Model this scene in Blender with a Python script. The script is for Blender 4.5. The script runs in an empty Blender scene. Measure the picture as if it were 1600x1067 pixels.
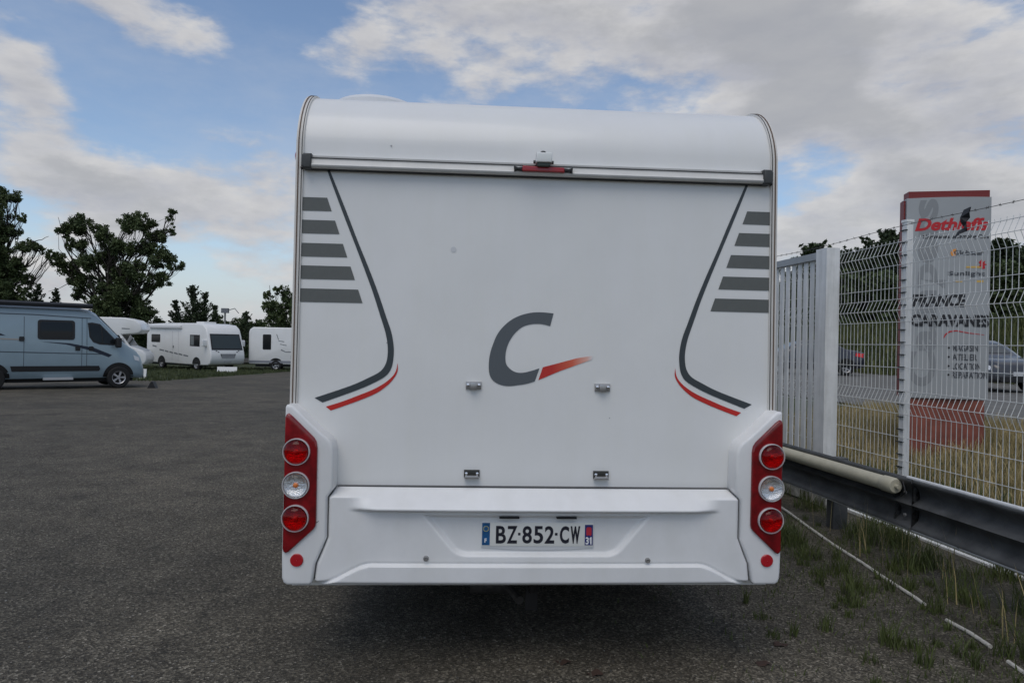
import bpy, bmesh, math, random
import numpy as np
from mathutils import Vector, Matrix
R = math.radians
random.seed(7); RNG = np.random.default_rng(7)
scene = bpy.context.scene
COL = scene.collection
ORD = ['first', 'second', 'third', 'fourth', 'fifth', 'sixth', 'seventh', 'eighth', 'ninth', 'tenth', 'eleventh', 'twelfth']
# ------------------------------------------------------------------ camera
cd = bpy.data.cameras.new('camera'); cam = bpy.data.objects.new('camera', cd); COL.objects.link(cam)
cd.sensor_width = 36; cd.lens = 24.0; cd.clip_start = .05; cd.clip_end = 2000
cam.matrix_world = Matrix.Translation((0, 0, 1.55)) @ Matrix.Rotation(R(90) + .0025, 4, 'X') @ Matrix.Rotation(.0203, 4, 'Z')
scene.camera = cam
# ------------------------------------------------------------------ sky, sun, exposure
SUN_EL, SUN_AZ = R(60), R(198)           # azimuth clockwise from +Y: high behind the camera, a little to the left
w = bpy.data.worlds.new('World'); scene.world = w; w.use_nodes = True
nt = w.node_tree; N = nt.nodes; L = nt.links; N.clear()
def wn(t, **k):
    n = N.new(t)
    for a, b in k.items(): setattr(n, a, b)
    return n
def wmath(op, a, b=None, c=None, clamp=False):
    n = wn('ShaderNodeMath', operation=op, use_clamp=clamp)
    for i, v in enumerate((a, b, c)):
        if v is None: continue
        if isinstance(v, (int, float)): n.inputs[i].default_value = v
        else: L.new(v, n.inputs[i])
    return n.outputs[0]
def wsmooth(v, lo, hi, a=0., b=1.):
    n = wn('ShaderNodeMapRange', interpolation_type='SMOOTHSTEP')
    L.new(v, n.inputs[0])
    for i, x in enumerate((lo, hi, a, b)): n.inputs[i + 1].default_value = x
    return n.outputs[0]
def wmix(fac, a, b):
    n = wn('ShaderNodeMix', data_type='RGBA')
    L.new(fac, n.inputs[0])
    for i, v in ((6, a), (7, b)):
        if isinstance(v, tuple): n.inputs[i].default_value = (*v, 1)
        else: L.new(v, n.inputs[i])
    return n.outputs[2]
sky = wn('ShaderNodeTexSky', sky_type='NISHITA', sun_disc=False, sun_elevation=SUN_EL, sun_rotation=SUN_AZ,
         altitude=150, air_density=1.0, dust_density=1.0, ozone_density=1.2)
tc = wn('ShaderNodeTexCoord'); dirv = tc.outputs['Generated']
def wnoise(offset, scale, detail, rough=.55):
    m = wn('ShaderNodeMapping'); L.new(dirv, m.inputs[0])
    m.inputs['Location'].default_value = offset; m.inputs['Scale'].default_value = (1, 1, 2.5)
    n = wn('ShaderNodeTexNoise'); L.new(m.outputs[0], n.inputs['Vector'])
    n.inputs['Scale'].default_value = scale; n.inputs['Detail'].default_value = detail; n.inputs['Roughness'].default_value = rough
    return n.outputs[0]
n_big = wnoise((.9, .1, .4), 5.2, 10, .58)
n_up = wnoise((.9 + .012, .1 - .012, .4 + .045), 5.2, 6, .58)
n_fine = wnoise((2.3, 4.1, .7), 15, 8, .6)
# the cloud banks of the day: azimuth, elevation (degrees), radius (degrees), thickness
BANKS = [(-8, 25, 8, .20), (1, 25, 10, .24), (11, 25, 11, .24), (20, 26, 12, .26), (31, 22, 12, .24), (20, 19.5, 8.5, .22),
         (26, 18, 6, .18), (33, 14.5, 8, .2), (29, 11, 7, .18), (36, 10, 7, .18), (-29, 21.2, 3.4, .3), (-24.7, 22, 3, .28), (-35, 25, 5, .16),
         (-30, 25.5, 4, .16), (-36, 17.8, 3.2, .26), (-35.5, 14.3, 4.4, .26), (-34, 10.8, 5, .2), (-29, 11, 6, .2), (-22, 11.5, 6.5, .22),
         (-18.5, 13, 4, .18), (-21, 6.5, 4, .16), (-30, 7, 5, .12), (-14, 21.5, 4, .1), (-60, 22, 16, .15), (60, 24, 20, .2), (60, 50, 22, .2), (0, 50, 20, .16), (-50, 55, 22, .14),
         (110, 40, 25, .2), (150, 25, 25, .18), (180, 50, 28, .2), (-110, 30, 25, .18), (-150, 45, 22, .16),
         (-27, 16.5, 6, -.26), (-19, 18.5, 6.5, -.24), (-31.5, 19, 3.4, -.2), (-20.5, 23.5, 3, -.14), (-11, 18.3, 5, -.12),
         (3, 19.5, 6, -.2), (24.5, 13.5, 3, -.16), (28, 20, 2.4, -.2), (-15, 8, 4, -.05)]
bias = None
for az, el, rad, th in BANKS:
    az, el, rad = R(az), R(el), R(rad)
    d = wn('ShaderNodeVectorMath', operation='DISTANCE'); L.new(dirv, d.inputs[0])
    d.inputs[1].default_value = (math.sin(az) * math.cos(el), math.cos(az) * math.cos(el), math.sin(el))
    s = wsmooth(d.outputs['Value'], rad * 1.25, 0, 0, th * (.82 if th > 0 else .62))
    bias = s if bias is None else wmath('ADD', bias, s)
hz = wn('ShaderNodeSeparateXYZ'); L.new(dirv, hz.inputs[0])
bias = wmath('ADD', bias, wsmooth(hz.outputs[2], .27, .10, 0., .105))      # the far clouds crowd together towards the horizon
dens = wmath('ADD', wmath('ADD', n_big, wmath('MULTIPLY', wmath('SUBTRACT', n_fine, .5), .30)), bias)
cover = wsmooth(dens, .52, .74)
light = wmath('ADD', wmath('MULTIPLY', wmath('SUBTRACT', n_big, n_up), 3.6), .50, clamp=True)
thick = wsmooth(dens, .70, .95)
CL = 10.
c_lit = wmix(light, (.32 * CL, .325 * CL, .355 * CL), (.475 * CL, .467 * CL, .462 * CL))
c_all = wmix(wmath('MULTIPLY', thick, .75), c_lit, (.265 * CL, .27 * CL, .285 * CL))
low = wsmooth(hz.outputs[2], 0.0, .16, 1., 0.)
c_sky = wmix(wmath('MULTIPLY', low, .8), sky.outputs[0], (.36 * CL, .385 * CL, .43 * CL))
veil = wsmooth(wnoise((5.1, 2.2, 1.7), 2.6, 7, .62), .38, .74, .0, .30)
c_sky = wmix(veil, c_sky, (.40 * CL, .415 * CL, .445 * CL))
c = wmix(wmath('MULTIPLY', cover, .93), c_sky, c_all)
bg = wn('ShaderNodeBackground'); bg.inputs[1].default_value = .12; L.new(c, bg.inputs[0])
out = wn('ShaderNodeOutputWorld'); L.new(bg.outputs[0], out.inputs[0])
sd = bpy.data.lights.new('sun', 'SUN'); sd.energy = .85; sd.angle = R(40); sd.color = (1, .95, .88)
sun = bpy.data.objects.new('sun', sd); COL.objects.link(sun)
sdir = Vector((math.sin(SUN_AZ) * math.cos(SUN_EL), math.cos(SUN_AZ) * math.cos(SUN_EL), math.sin(SUN_EL)))
sun.rotation_euler = sdir.to_track_quat('Z', 'Y').to_euler(); sun.location = (20, -10, 40)
vs = scene.view_settings
vs.view_transform = 'Standard'; vs.look = 'None'; vs.exposure = 0.22; vs.gamma = 1; vs.use_curve_mapping = False
scene.cycles.use_denoising = True; scene.cycles.max_bounces = 8; scene.cycles.sample_clamp_indirect = 6

# ------------------------------------------------------------------ materials
MATS = {}
def mat(name, col, rough=.5, metal=0., var=0., vscale=3., bump=0., bscale=60., coat=0., trans=0., ior=1.45, spec=.5, col2=None, emit=0.):
    if name in MATS: return MATS[name]
    m = bpy.data.materials.new(name); m.use_nodes = True; t = m.node_tree; b = t.nodes['Principled BSDF']
    b.inputs['Base Color'].default_value = (*col, 1); b.inputs['Roughness'].default_value = rough; b.inputs['Metallic'].default_value = metal
    b.inputs['Coat Weight'].default_value = coat; b.inputs['Coat Roughness'].default_value = .06
    b.inputs['Transmission Weight'].default_value = trans; b.inputs['IOR'].default_value = ior
    b.inputs['Specular IOR Level'].default_value = spec
    tcn = t.nodes.new('ShaderNodeTexCoord')
    if var or col2:
        n = t.nodes.new('ShaderNodeTexNoise'); t.links.new(tcn.outputs['Object'], n.inputs['Vector'])
        n.inputs['Scale'].default_value = vscale; n.inputs['Detail'].default_value = 7; n.inputs['Roughness'].default_value = .62
        r = t.nodes.new('ShaderNodeValToRGB'); t.links.new(n.outputs[0], r.inputs[0])
        c2 = col2 or tuple(c * (1 - var) for c in col)
        r.color_ramp.elements[0].position = .33; r.color_ramp.elements[0].color = (*c2, 1)
        r.color_ramp.elements[1].position = .66; r.color_ramp.elements[1].color = (*(col if col2 else tuple(min(1, c * (1 + var * .4)) for c in col)), 1)
        t.links.new(r.outputs[0], b.inputs['Base Color'])
    if bump:
        n = t.nodes.new('ShaderNodeTexNoise'); t.links.new(tcn.outputs['Object'], n.inputs['Vector'])
        n.inputs['Scale'].default_value = bscale; n.inputs['Detail'].default_value = 5
        bp = t.nodes.new('ShaderNodeBump'); bp.inputs['Strength'].default_value = bump; bp.inputs['Distance'].default_value = .02
        t.links.new(n.outputs[0], bp.inputs['Height']); t.links.new(bp.outputs[0], b.inputs['Normal'])
    MATS[name] = m
    return m
def leafmat(name, c1, c2):
    m = mat(name, c1, .6, vscale=1.3, col2=c2, spec=.25); return m
def asphalt():
    m = bpy.data.materials.new('asphalt'); m.use_nodes = True; t = m.node_tree; b = t.nodes['Principled BSDF']
    nd = lambda ty: t.nodes.new(ty)
    g = nd('ShaderNodeNewGeometry')
    def noise(s, d=6, r=.6):
        n = nd('ShaderNodeTexNoise'); t.links.new(g.outputs['Position'], n.inputs['Vector'])
        n.inputs['Scale'].default_value = s; n.inputs['Detail'].default_value = d; n.inputs['Roughness'].default_value = r; return n.outputs[0]
    def ramp(f, *st):
        r = nd('ShaderNodeValToRGB'); t.links.new(f, r.inputs[0]); e = r.color_ramp.elements
        while len(e) < len(st): e.new(.5)
        for k, (p, c) in enumerate(st): e[k].position = p; e[k].color = (*c, 1)
        return r.outputs[0]
    def mix(f, a, bb, mode='MIX'):
        n = nd('ShaderNodeMix'); n.data_type = 'RGBA'; n.blend_type = mode
        if isinstance(f, float): n.inputs[0].default_value = f
        else: t.links.new(f, n.inputs[0])
        t.links.new(a, n.inputs[6]); t.links.new(bb, n.inputs[7]); return n.outputs[2]
    v = nd('ShaderNodeTexVoronoi'); t.links.new(g.outputs['Position'], v.inputs['Vector']); v.inputs['Scale'].default_value = 105
    v.inputs['Randomness'].default_value = 1
    sep = nd('ShaderNodeSeparateColor'); t.links.new(v.outputs['Color'], sep.inputs[0])
    stones = ramp(sep.outputs[0], (0, (.034, .0295, .022)), (.45, (.074, .065, .050)), (.8, (.133, .118, .092)), (.97, (.21, .19, .15)), (1, (.34, .31, .26)))
    pat = ramp(noise(.35, 5), (.3, (.66, .67, .67)), (.7, (1.2, 1.18, 1.14)))
    pat2 = ramp(noise(2.3, 6), (.3, (.72, .72, .72)), (.7, (1.25, 1.25, 1.24)))
    col = mix(1., mix(1., stones, pat, 'MULTIPLY'), pat2, 'MULTIPLY')
    stain = ramp(noise(.9, 8, .7), (.33, (.50, .50, .50)), (.42, (1, 1, 1)))
    crk = nd('ShaderNodeTexVoronoi'); crk.feature = 'DISTANCE_TO_EDGE'; crk.inputs['Scale'].default_value = .55
    wob = nd('ShaderNodeMix'); wob.data_type = 'RGBA'; wob.blend_type = 'ADD'; wob.inputs[0].default_value = .5
    nz = nd('ShaderNodeTexNoise'); t.links.new(g.outputs['Position'], nz.inputs['Vector']); nz.inputs['Scale'].default_value = 2.5; nz.inputs['Detail'].default_value = 6
    t.links.new(g.outputs['Position'], wob.inputs[6]); t.links.new(nz.outputs['Color'], wob.inputs[7]); t.links.new(wob.outputs[2], crk.inputs['Vector'])
    crack = ramp(crk.outputs['Distance'], (0, (.55, .55, .55)), (.007, (1, 1, 1)))
    col = mix(1., mix(.8, col, stain, 'MULTIPLY'), crack, 'MULTIPLY')
    # bare soil and moss creeping in from the fence side
    sx = nd('ShaderNodeSeparateXYZ'); t.links.new(g.outputs['Position'], sx.inputs[0])
    mr = nd('ShaderNodeMapRange'); t.links.new(sx.outputs[0], mr.inputs[0]); mr.inputs[1].default_value = 1.5; mr.inputs[2].default_value = 3.4
    mm = nd('ShaderNodeMath'); mm.operation = 'MULTIPLY'; t.links.new(mr.outputs[0], mm.inputs[0])
    nn = ramp(noise(5., 7), (.38, (0, 0, 0)), (.62, (1, 1, 1))); t.links.new(nn, mm.inputs[1])
    soil = ramp(noise(60, 5), (.3, (.020, .021, .011)), (.7, (.062, .056, .034)))
    col = mix(mm.outputs[0], col, soil)
    t.links.new(col, b.inputs['Base Color']); b.inputs['Roughness'].default_value = .85; b.inputs['Specular IOR Level'].default_value = .3
    bp = nd('ShaderNodeBump'); bp.inputs['Strength'].default_value = 1.0; bp.inputs['Distance'].default_value = .006
    ma = nd('ShaderNodeMath'); ma.operation = 'ADD'; t.links.new(v.outputs['Distance'], ma.inputs[0]); t.links.new(noise(22, 5), ma.inputs[1])
    ma.use_clamp = False
    t.links.new(ma.outputs[0], bp.inputs['Height']); t.links.new(bp.outputs[0], b.inputs['Normal'])
    return m

WHITE = mat('white_gelcoat', (.76, .76, .745), .34, var=.035, vscale=2.2, coat=.15)
def streaks(m, sc=(16, 3, .55), amt=.90, ripple=.0):
    t = m.node_tree; b = t.nodes['Principled BSDF']; tcn = t.nodes.new('ShaderNodeTexCoord'); mp = t.nodes.new('ShaderNodeMapping'); mp.inputs['Scale'].default_value = sc
    t.links.new(tcn.outputs['Object'], mp.inputs[0]); n = t.nodes.new('ShaderNodeTexNoise'); n.inputs['Scale'].default_value = 1.6; n.inputs['Detail'].default_value = 8; n.inputs['Roughness'].default_value = .65
    t.links.new(mp.outputs[0], n.inputs['Vector']); rp = t.nodes.new('ShaderNodeValToRGB'); t.links.new(n.outputs[0], rp.inputs[0]); e = rp.color_ramp.elements
    e[0].position = .30; e[0].color = (amt, amt, amt * .985, 1); e[1].position = .58; e[1].color = (1, 1, 1, 1)
    mx = t.nodes.new('ShaderNodeMix'); mx.data_type = 'RGBA'; mx.blend_type = 'MULTIPLY'; mx.inputs[0].default_value = 1
    l = b.inputs['Base Color'].links; src = l[0].from_socket if l else None
    if src: t.links.new(src, mx.inputs[6])
    else: mx.inputs[6].default_value = b.inputs['Base Color'].default_value
    t.links.new(rp.outputs[0], mx.inputs[7]); t.links.new(mx.outputs[2], b.inputs['Base Color'])
    if ripple:
        n2 = t.nodes.new('ShaderNodeTexNoise'); n2.inputs['Scale'].default_value = 2.4; n2.inputs['Detail'].default_value = 2; t.links.new(tcn.outputs['Object'], n2.inputs['Vector'])
        bp = t.nodes.new('ShaderNodeBump'); bp.inputs['Strength'].default_value = ripple; bp.inputs['Distance'].default_value = .02; t.links.new(n2.outputs[0], bp.inputs['Height']); t.links.new(bp.outputs[0], b.inputs['Normal'])
    return m
streaks(WHITE, (5, 3, .6), .984, ripple=.08)
WHITE_B = streaks(mat('white_bumper_plastic', (.755, .755, .75), .38, var=.05, vscale=5, bump=.02, bscale=140), (5, 2, 1.6), .96)
ALU = mat('aluminium_rail', (.68, .67, .64), .5, .0, var=.08, vscale=9)
CREAM = mat('cream_trim', (.70, .68, .64), .45, var=.08)
BROWN = mat('brown_trim_insert', (.13, .085, .06), .6)
GREYCAP = mat('grey_plastic', (.055, .058, .058), .5)
BLACK = mat('black_plastic', (.012, .012, .013), .5)
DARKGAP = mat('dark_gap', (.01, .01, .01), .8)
GAPGREY = mat('joint_grey', (.13, .135, .14), .8)
STRIPE = mat('grey_decal', (.115, .122, .115), .42, var=.06, vscale=40)
DECAL = mat('slate_decal', (.042, .052, .058), .42)
LOGO = mat('slate_grey_logo', (.095, .108, .118), .42)
RED_D = mat('red_decal', (.52, .022, .016), .4)
REDLENS = mat('red_lamp_lens', (.22, .003, .007), .16, var=.5, vscale=12, coat=.6)
REDGLASS = mat('red_lamp_glass', (.50, .006, .012), .05, trans=1., ior=1.3)
CLEARGLASS = mat('clear_lamp_glass', (.95, .95, .95), .06, trans=1., ior=1.3)
CHROME = mat('chrome', (.85, .85, .87), .24, 1.)
STEEL = mat('steel_bracket', (.42, .41, .40), .35, .8)
ORANGE = mat('orange_bulb', (.9, .25, .05), .3)
REFLECTOR = mat('red_reflector', (.42, .012, .02), .2, coat=.4)
GLASSDK = mat('dark_glass', (.010, .013, .015), .06, spec=.3)
RUBBER = mat('tyre_rubber', (.012, .012, .012), .8)
RIM = mat('alloy_rim', (.45, .45, .46), .35, .6)
UNDER = mat('underbody', (.010, .010, .010), .8)
GALV = mat('galvanised_dark', (.105, .108, .11), .6, .3, var=.45, vscale=5)
GALV_E = mat('pale_rail_edge', (.66, .67, .68), .5, .0, var=.15, vscale=12)  # top and bottom edges, much paler than the beam
PAINT = streaks(mat('white_fence_paint', (.80, .80, .78), .5, var=.10, vscale=6), (12, 12, .8), .80)
WIRE = mat('white_coated_wire', (.72, .72, .69), .5)
CLIPM = mat('dark_clip', (.02, .03, .035), .5)
BARB = mat('rusty_barbed_wire', (.10, .095, .09), .6, .5)
PIPEM = mat('cream_pvc', (.50, .47, .36), .5, var=.12, vscale=8)
HOSE = mat('pale_hose', (.52, .50, .45), .6, var=.3, vscale=30)

# ------------------------------------------------------------------ mesh helpers
class MB:
    def __init__(s): s.v = []; s.f = []
    def add(s, v, f):
        o = len(s.v); s.v += [tuple(map(float, p)) for p in v]; s.f += [tuple(i + o for i in q) for q in f]; return s
    def box(s, x0, x1, y0, y1, z0, z1):
        v = [(x, y, z) for z in (z0, z1) for y in (y0, y1) for x in (x0, x1)]
        return s.add(v, [(0, 2, 3, 1), (4, 5, 7, 6), (0, 1, 5, 4), (2, 6, 7, 3), (0, 4, 6, 2), (1, 3, 7, 5)])
    def tube(s, pts, rad, n=8, cap=True):
        pts = [Vector(p) for p in pts]; rad = rad if isinstance(rad, (list, tuple)) else [rad] * len(pts)
        vs_, fs = [], []; up = None
        for i, p in enumerate(pts):
            t = (pts[min(i + 1, len(pts) - 1)] - pts[max(i - 1, 0)]).normalized()
            if up is None: up = Vector((0, 0, 1)) if abs(t.z) < .9 else Vector((1, 0, 0))
            a = t.cross(up).normalized(); b = a.cross(t).normalized(); up = b
            for k in range(n):
                q = 2 * math.pi * k / n; vs_.append(p + (a * math.cos(q) + b * math.sin(q)) * rad[i])
        for i in range(len(pts) - 1):
            for k in range(n):
                k2 = (k + 1) % n; fs.append((i * n + k, i * n + k2, (i + 1) * n + k2, (i + 1) * n + k))
        if cap: fs += [tuple(range(n))[::-1], tuple((len(pts) - 1) * n + k for k in range(n))]
        return s.add(vs_, fs)
    def lathe(s, prof, center, axis='y', n=32, sgn=1):
        # prof: (radius, along) ; axis through center
        vs_, fs = [], []; m = len(prof); cx, cy, cz = center
        for k in range(n):
            a = 2 * math.pi * k / n
            for r, h in prof:
                p, q = r * math.cos(a), r * math.sin(a)
                vs_.append({'y': (cx + p, cy + h * sgn, cz + q), 'x': (cx + h * sgn, cy + p, cz + q), 'z': (cx + p, cy + q, cz + h * sgn)}[axis])
        for k in range(n):
            k2 = (k + 1) % n
            for j in range(m - 1): fs.append((k * m + j, k2 * m + j, k2 * m + j + 1, k * m + j + 1))
        return s.add(vs_, fs)
    def sheet(s, poly, fn):
        # flat polygon triangulated and lifted by fn(a, b) -> (x, y, z)
        bm = bmesh.new(); vv = [bm.verts.new((a, b, 0)) for a, b in poly]; bm.faces.new(vv)
        bmesh.ops.triangulate(bm, faces=bm.faces[:])
        bm.verts.index_update()
        s.add([fn(q.co.x, q.co.y) for q in bm.verts], [tuple(q.index for q in fc.verts) for fc in bm.faces]); bm.free(); return s
    def strip(s, A, B, fn):
        n = len(A); return s.add([fn(*p) for p in A] + [fn(*p) for p in B], [(i, i + 1, n + i + 1, n + i) for i in range(n - 1)])
    def prism(s, poly, h0, h1, fn, bevel=0., seg=3, both=False):
        # polygon (a,b) extruded from h0 to h1 ; the h1 rim is rounded ; fn(a,b,h)->(x,y,z)
        bm = bmesh.new(); lo = [bm.verts.new((a, b, h0)) for a, b in poly]; hi = [bm.verts.new((a, b, h1)) for a, b in poly]
        n = len(poly); top = bm.faces.new(hi); bot = bm.faces.new(lo[::-1])
        for i in range(n): bm.faces.new((lo[i], lo[(i + 1) % n], hi[(i + 1) % n], hi[i]))
        bmesh.ops.recalc_face_normals(bm, faces=bm.faces[:])
        if bevel:
            ed = list(top.edges) + (list(bot.edges) if both else [])
            bmesh.ops.bevel(bm, geom=ed, offset=bevel, segments=seg, profile=.5, affect='EDGES', clamp_overlap=True)
        bmesh.ops.triangulate(bm, faces=[q for q in bm.faces if len(q.verts) > 4])
        bm.verts.index_update()
        s.add([fn(*q.co) for q in bm.verts], [tuple(q.index for q in fc.verts) for fc in bm.faces]); bm.free(); return s
    def loft(s, rings, cap=True, closed=True):
        n = len(rings[0]); vs_ = [p for r in rings for p in r]; fs = []
        for i in range(len(rings) - 1):
            for k in range(n if closed else n - 1):
                k2 = (k + 1) % n; fs.append((i * n + k, i * n + k2, (i + 1) * n + k2, (i + 1) * n + k))
        if cap: fs += [tuple(range(n))[::-1], tuple((len(rings) - 1) * n + k for k in range(n))]
        return s.add(vs_, fs)
    def mesh(s, name, m, smooth=35):
        me = bpy.data.meshes.new(name); me.from_pydata(s.v, [], s.f)
        bm = bmesh.new(); bm.from_mesh(me); bmesh.ops.recalc_face_normals(bm, faces=bm.faces[:]); bm.to_mesh(me); bm.free()
        if smooth:
            me.shade_smooth(); me.set_sharp_from_angle(angle=R(smooth))
        for q in (m if isinstance(m, (list, tuple)) else [m]): me.materials.append(q)
        return me
    def build(s, name, m, parent=None, smooth=35, label=None):
        return obj(name, s.mesh(name, m, smooth), parent, label)
def obj(name, me, parent=None, label=None):
    o = bpy.data.objects.new(name, me); COL.objects.link(o)
    if parent: o.parent = parent
    if label: o['label'] = label
    return o
def thing(name, label, cat, loc=(0, 0, 0), rz=0., group=None):
    o = bpy.data.objects.new(name, None); COL.objects.link(o); o.location = loc; o.rotation_euler = (0, 0, rz); o.empty_display_size = .3
    return tag(o, label, cat, group)
def tag(o, label, cat, group=None):
    o['label'] = label; o['category'] = cat
    if group: o['group'] = group
    return o
def kind(o, k, label=None):
    o['kind'] = k
    if label: o['label'] = label
    return o
def text_data(s, w=None, h=None, bold=0., shear=0., spacing=1.):
    c = bpy.data.curves.new('lettering', 'FONT'); c.body = s; c.size = 1; c.offset = bold; c.shear = shear; c.space_character = spacing; c.resolution_u = 4
    o = bpy.data.objects.new('lettering', c); COL.objects.link(o)
    dg = bpy.context.evaluated_depsgraph_get(); dg.update(); me = bpy.data.meshes.new_from_object(o.evaluated_get(dg))
    v = np.array([q.co[:2] for q in me.vertices]); f = [tuple(p.vertices) for p in me.polygons]
    bpy.data.objects.remove(o); bpy.data.curves.remove(c); bpy.data.meshes.remove(me)
    lo, hi = v.min(0), v.max(0); v = (v - lo) / (hi - lo) - .5; ar = (hi - lo)[0] / (hi - lo)[1]
    if w is None: w = h * ar
    if h is None: h = w / ar
    return v * np.array([w, h]), f
def text(s, cx, cz, fn, name, m, parent, rot=0, **k):
    v, f = text_data(s, **k)
    if rot: v = np.stack([-v[:, 1], v[:, 0]], 1)
    b = MB(); b.add([fn(a + cx, z + cz) for a, z in v], f)
    return b.build(name, m, parent, smooth=0)
def smooth01(a, lo, hi):
    t = np.clip((a - lo) / (hi - lo), 0, 1); return t * t * (3 - 2 * t)

# ------------------------------------------------------------------ ground
FENCE_A, FENCE_K = 4.2, -.136                       # fence line: x = A + K*y
def fence_x(y, a=FENCE_A): return a + FENCE_K * y
def height(x, y):
    x = np.asarray(x, float); y = np.asarray(y, float)
    s = x - FENCE_A - FENCE_K * y
    yard = -.0135 * np.clip(y - 6, 0, 60)
    rise = smooth01(s, .6, 4.5) * .46
    side = smooth01(s, .6, 6)
    bank = smooth01(s, 15.5, 24) * 2.3 * smooth01(y, 8, 20)
    return yard * (1 - side) + rise + bank
def hz_(x, y): return float(height(x, y))
GRASS_G = mat('rough_grass_ground', (.060, .072, .028), .9, vscale=.9, col2=(.022, .032, .012), bump=.6, bscale=9)
def grid_sheet(name, xs, ys, fz, m):
    X, Y = np.meshgrid(xs, ys); Z = fz(X, Y); nx, ny = len(xs), len(ys)
    b = MB(); b.v = list(map(tuple, np.stack([X.ravel(), Y.ravel(), Z.ravel()], 1)))
    b.f = [(j * nx + i, j * nx + i + 1, (j + 1) * nx + i + 1, (j + 1) * nx + i) for j in range(ny - 1) for i in range(nx - 1)]
    return b.build(name, m)
xs = np.concatenate([[-600, -300, -150, -100, -80], np.arange(-60, 61, 1.), [80, 100, 150, 300, 600]])
ys = np.concatenate([[-300, -120, -60], np.arange(-40, 91, 1.), [120, 200, 400, 900]])
kind(grid_sheet('ground', xs, ys, height, GRASS_G), 'structure')
ASPH = asphalt()
def yard_sheet(name, y0, y1, xl):
    yy = np.arange(y0, y1 + .01, 1.); b = MB()
    for i in range(len(yy) - 1):
        a, c = yy[i], yy[i + 1]
        p = [(xl(a), a), (fence_x(a) - .05, a), (fence_x(c) - .05, c), (xl(c), c)]
        b.add([(x, y, -.0135 * max(0, y - 6) + .012) for x, y in p], [(0, 1, 2, 3)])
    return b
b = yard_sheet('yard', -40, 28, lambda y: -70)
b2 = yard_sheet('yard', 28, 70, lambda y: -14.2 + .05 * (y - 28) + .25 * math.sin(y * 2.1) + .15 * math.sin(y * 5.3)); b.add(b2.v, b2.f)
kind(b.build('asphalt_yard', ASPH), 'structure')
ROAD = mat('pale_gravel_road', (.17, .165, .15), .9, vscale=2.2, col2=(.10, .098, .09), bump=.5, bscale=50)
sv = np.array([4.6, 6, 8, 10, 12, 14, 15.6, 16.8]); yv = np.arange(-10, 70, 1.)
S, Y = np.meshgrid(sv, yv); X = S + FENCE_A + FENCE_K * Y
b = MB(); b.v = list(map(tuple, np.stack([X.ravel(), Y.ravel(), (height(X, Y) + .02 ).ravel()], 1))); n = len(sv)
b.f = [(j * n + i, j * n + i + 1, (j + 1) * n + i + 1, (j + 1) * n + i) for j in range(len(yv) - 1) for i in range(n - 1)]
kind(b.build('outer_road', ROAD), 'structure')

# ------------------------------------------------------------------ the motorhome in the middle
MH = thing('motorhome', 'white motorhome seen square from behind with grey side stripes and letter C', 'motorhome', (.1276, 3.2629, 0), .060)
def pv(z): return .015 * (z - .86)
def on_panel(off):
    return lambda u, z: (u, pv(z) - off, z)
prof = [(.0, .40), (.0, .86), (pv(2.36), 2.36)]
for k in range(1, 13):
    a = R(90) * k / 12; prof.append((pv(2.36) + .36 - .36 * math.cos(a), 2.43 + .36 * math.sin(a)))
prof += [(2.5, 2.80), (5.2, 2.78), (5.75, 2.70), (6.05, 2.50), (6.05, .45)]
b = MB(); n = len(prof)
W2 = 1.135
b.loft([[(x, y, z) for y, z in prof] for x in (-W2, W2)])
shell = b.build('body_shell', WHITE, MH, smooth=30)
# cab
cab = MB(); cs = []
for y, zb, zt, hw in ((5.9, .35, 2.45, .98), (6.15, .35, 2.25, 1.0), (6.7, .32, 1.45, .98), (7.1, .32, 1.2, .92), (7.3, .34, .95, .8), (7.38, .4, .75, .7)):
    h = zt - zb; half = [(hw * .95, zb), (hw, zb + .15 * h), (hw, zb + .5 * h), (hw * .93, zb + .8 * h), (hw * .82, zb + .97 * h), (hw * .4, zt)]
    cs.append([(x, y, z) for x, z in half] + [(-x, y, z) for x, z in half[::-1]])
cab.loft(cs); cab.build('cab', WHITE, MH)
gl = MB(); gl.add([(-.78, 6.2, 2.20), (.78, 6.2, 2.20), (.82, 6.68, 1.50), (-.82, 6.68, 1.50)], [(0, 1, 2, 3)]); gl.build('windscreen', GLASSDK, MH)
# edge trims following the rear profile on both sides
def sweep_trim(x0, x1, out, inn, m, name, z0=1.22):
    pr = [(pv(z0), z0)] + prof[2:16] + [(5.2, 2.78)]
    rings = []
    for i, (y, z) in enumerate(pr):
        p = Vector((y, z)); a = Vector(pr[max(i - 1, 0)]); c_ = Vector(pr[min(i + 1, len(pr) - 1)]); t = (c_ - a).normalized(); nrm = Vector((-t.y, t.x))
        o, q = p + nrm * out, p - nrm * inn
        rings.append([(x0, o.x, o.y), (x1, o.x, o.y), (x1, q.x, q.y), (x0, q.x, q.y)])
    return MB().loft(rings).build(name, m, MH, smooth=40)
for s in (-1, 1):
    tr = sweep_trim(s * 1.128, s * 1.162, .010, .03, CREAM, 'edge_trim')
    ins = sweep_trim(s * 1.1475, s * 1.1525, .0135, .0, BROWN, 'trim_insert'); ins.parent = tr
    sweep_trim(s * 1.133, s * 1.1365, .0125, 0, GREYCAP, 'trim_joint').parent = tr
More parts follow.
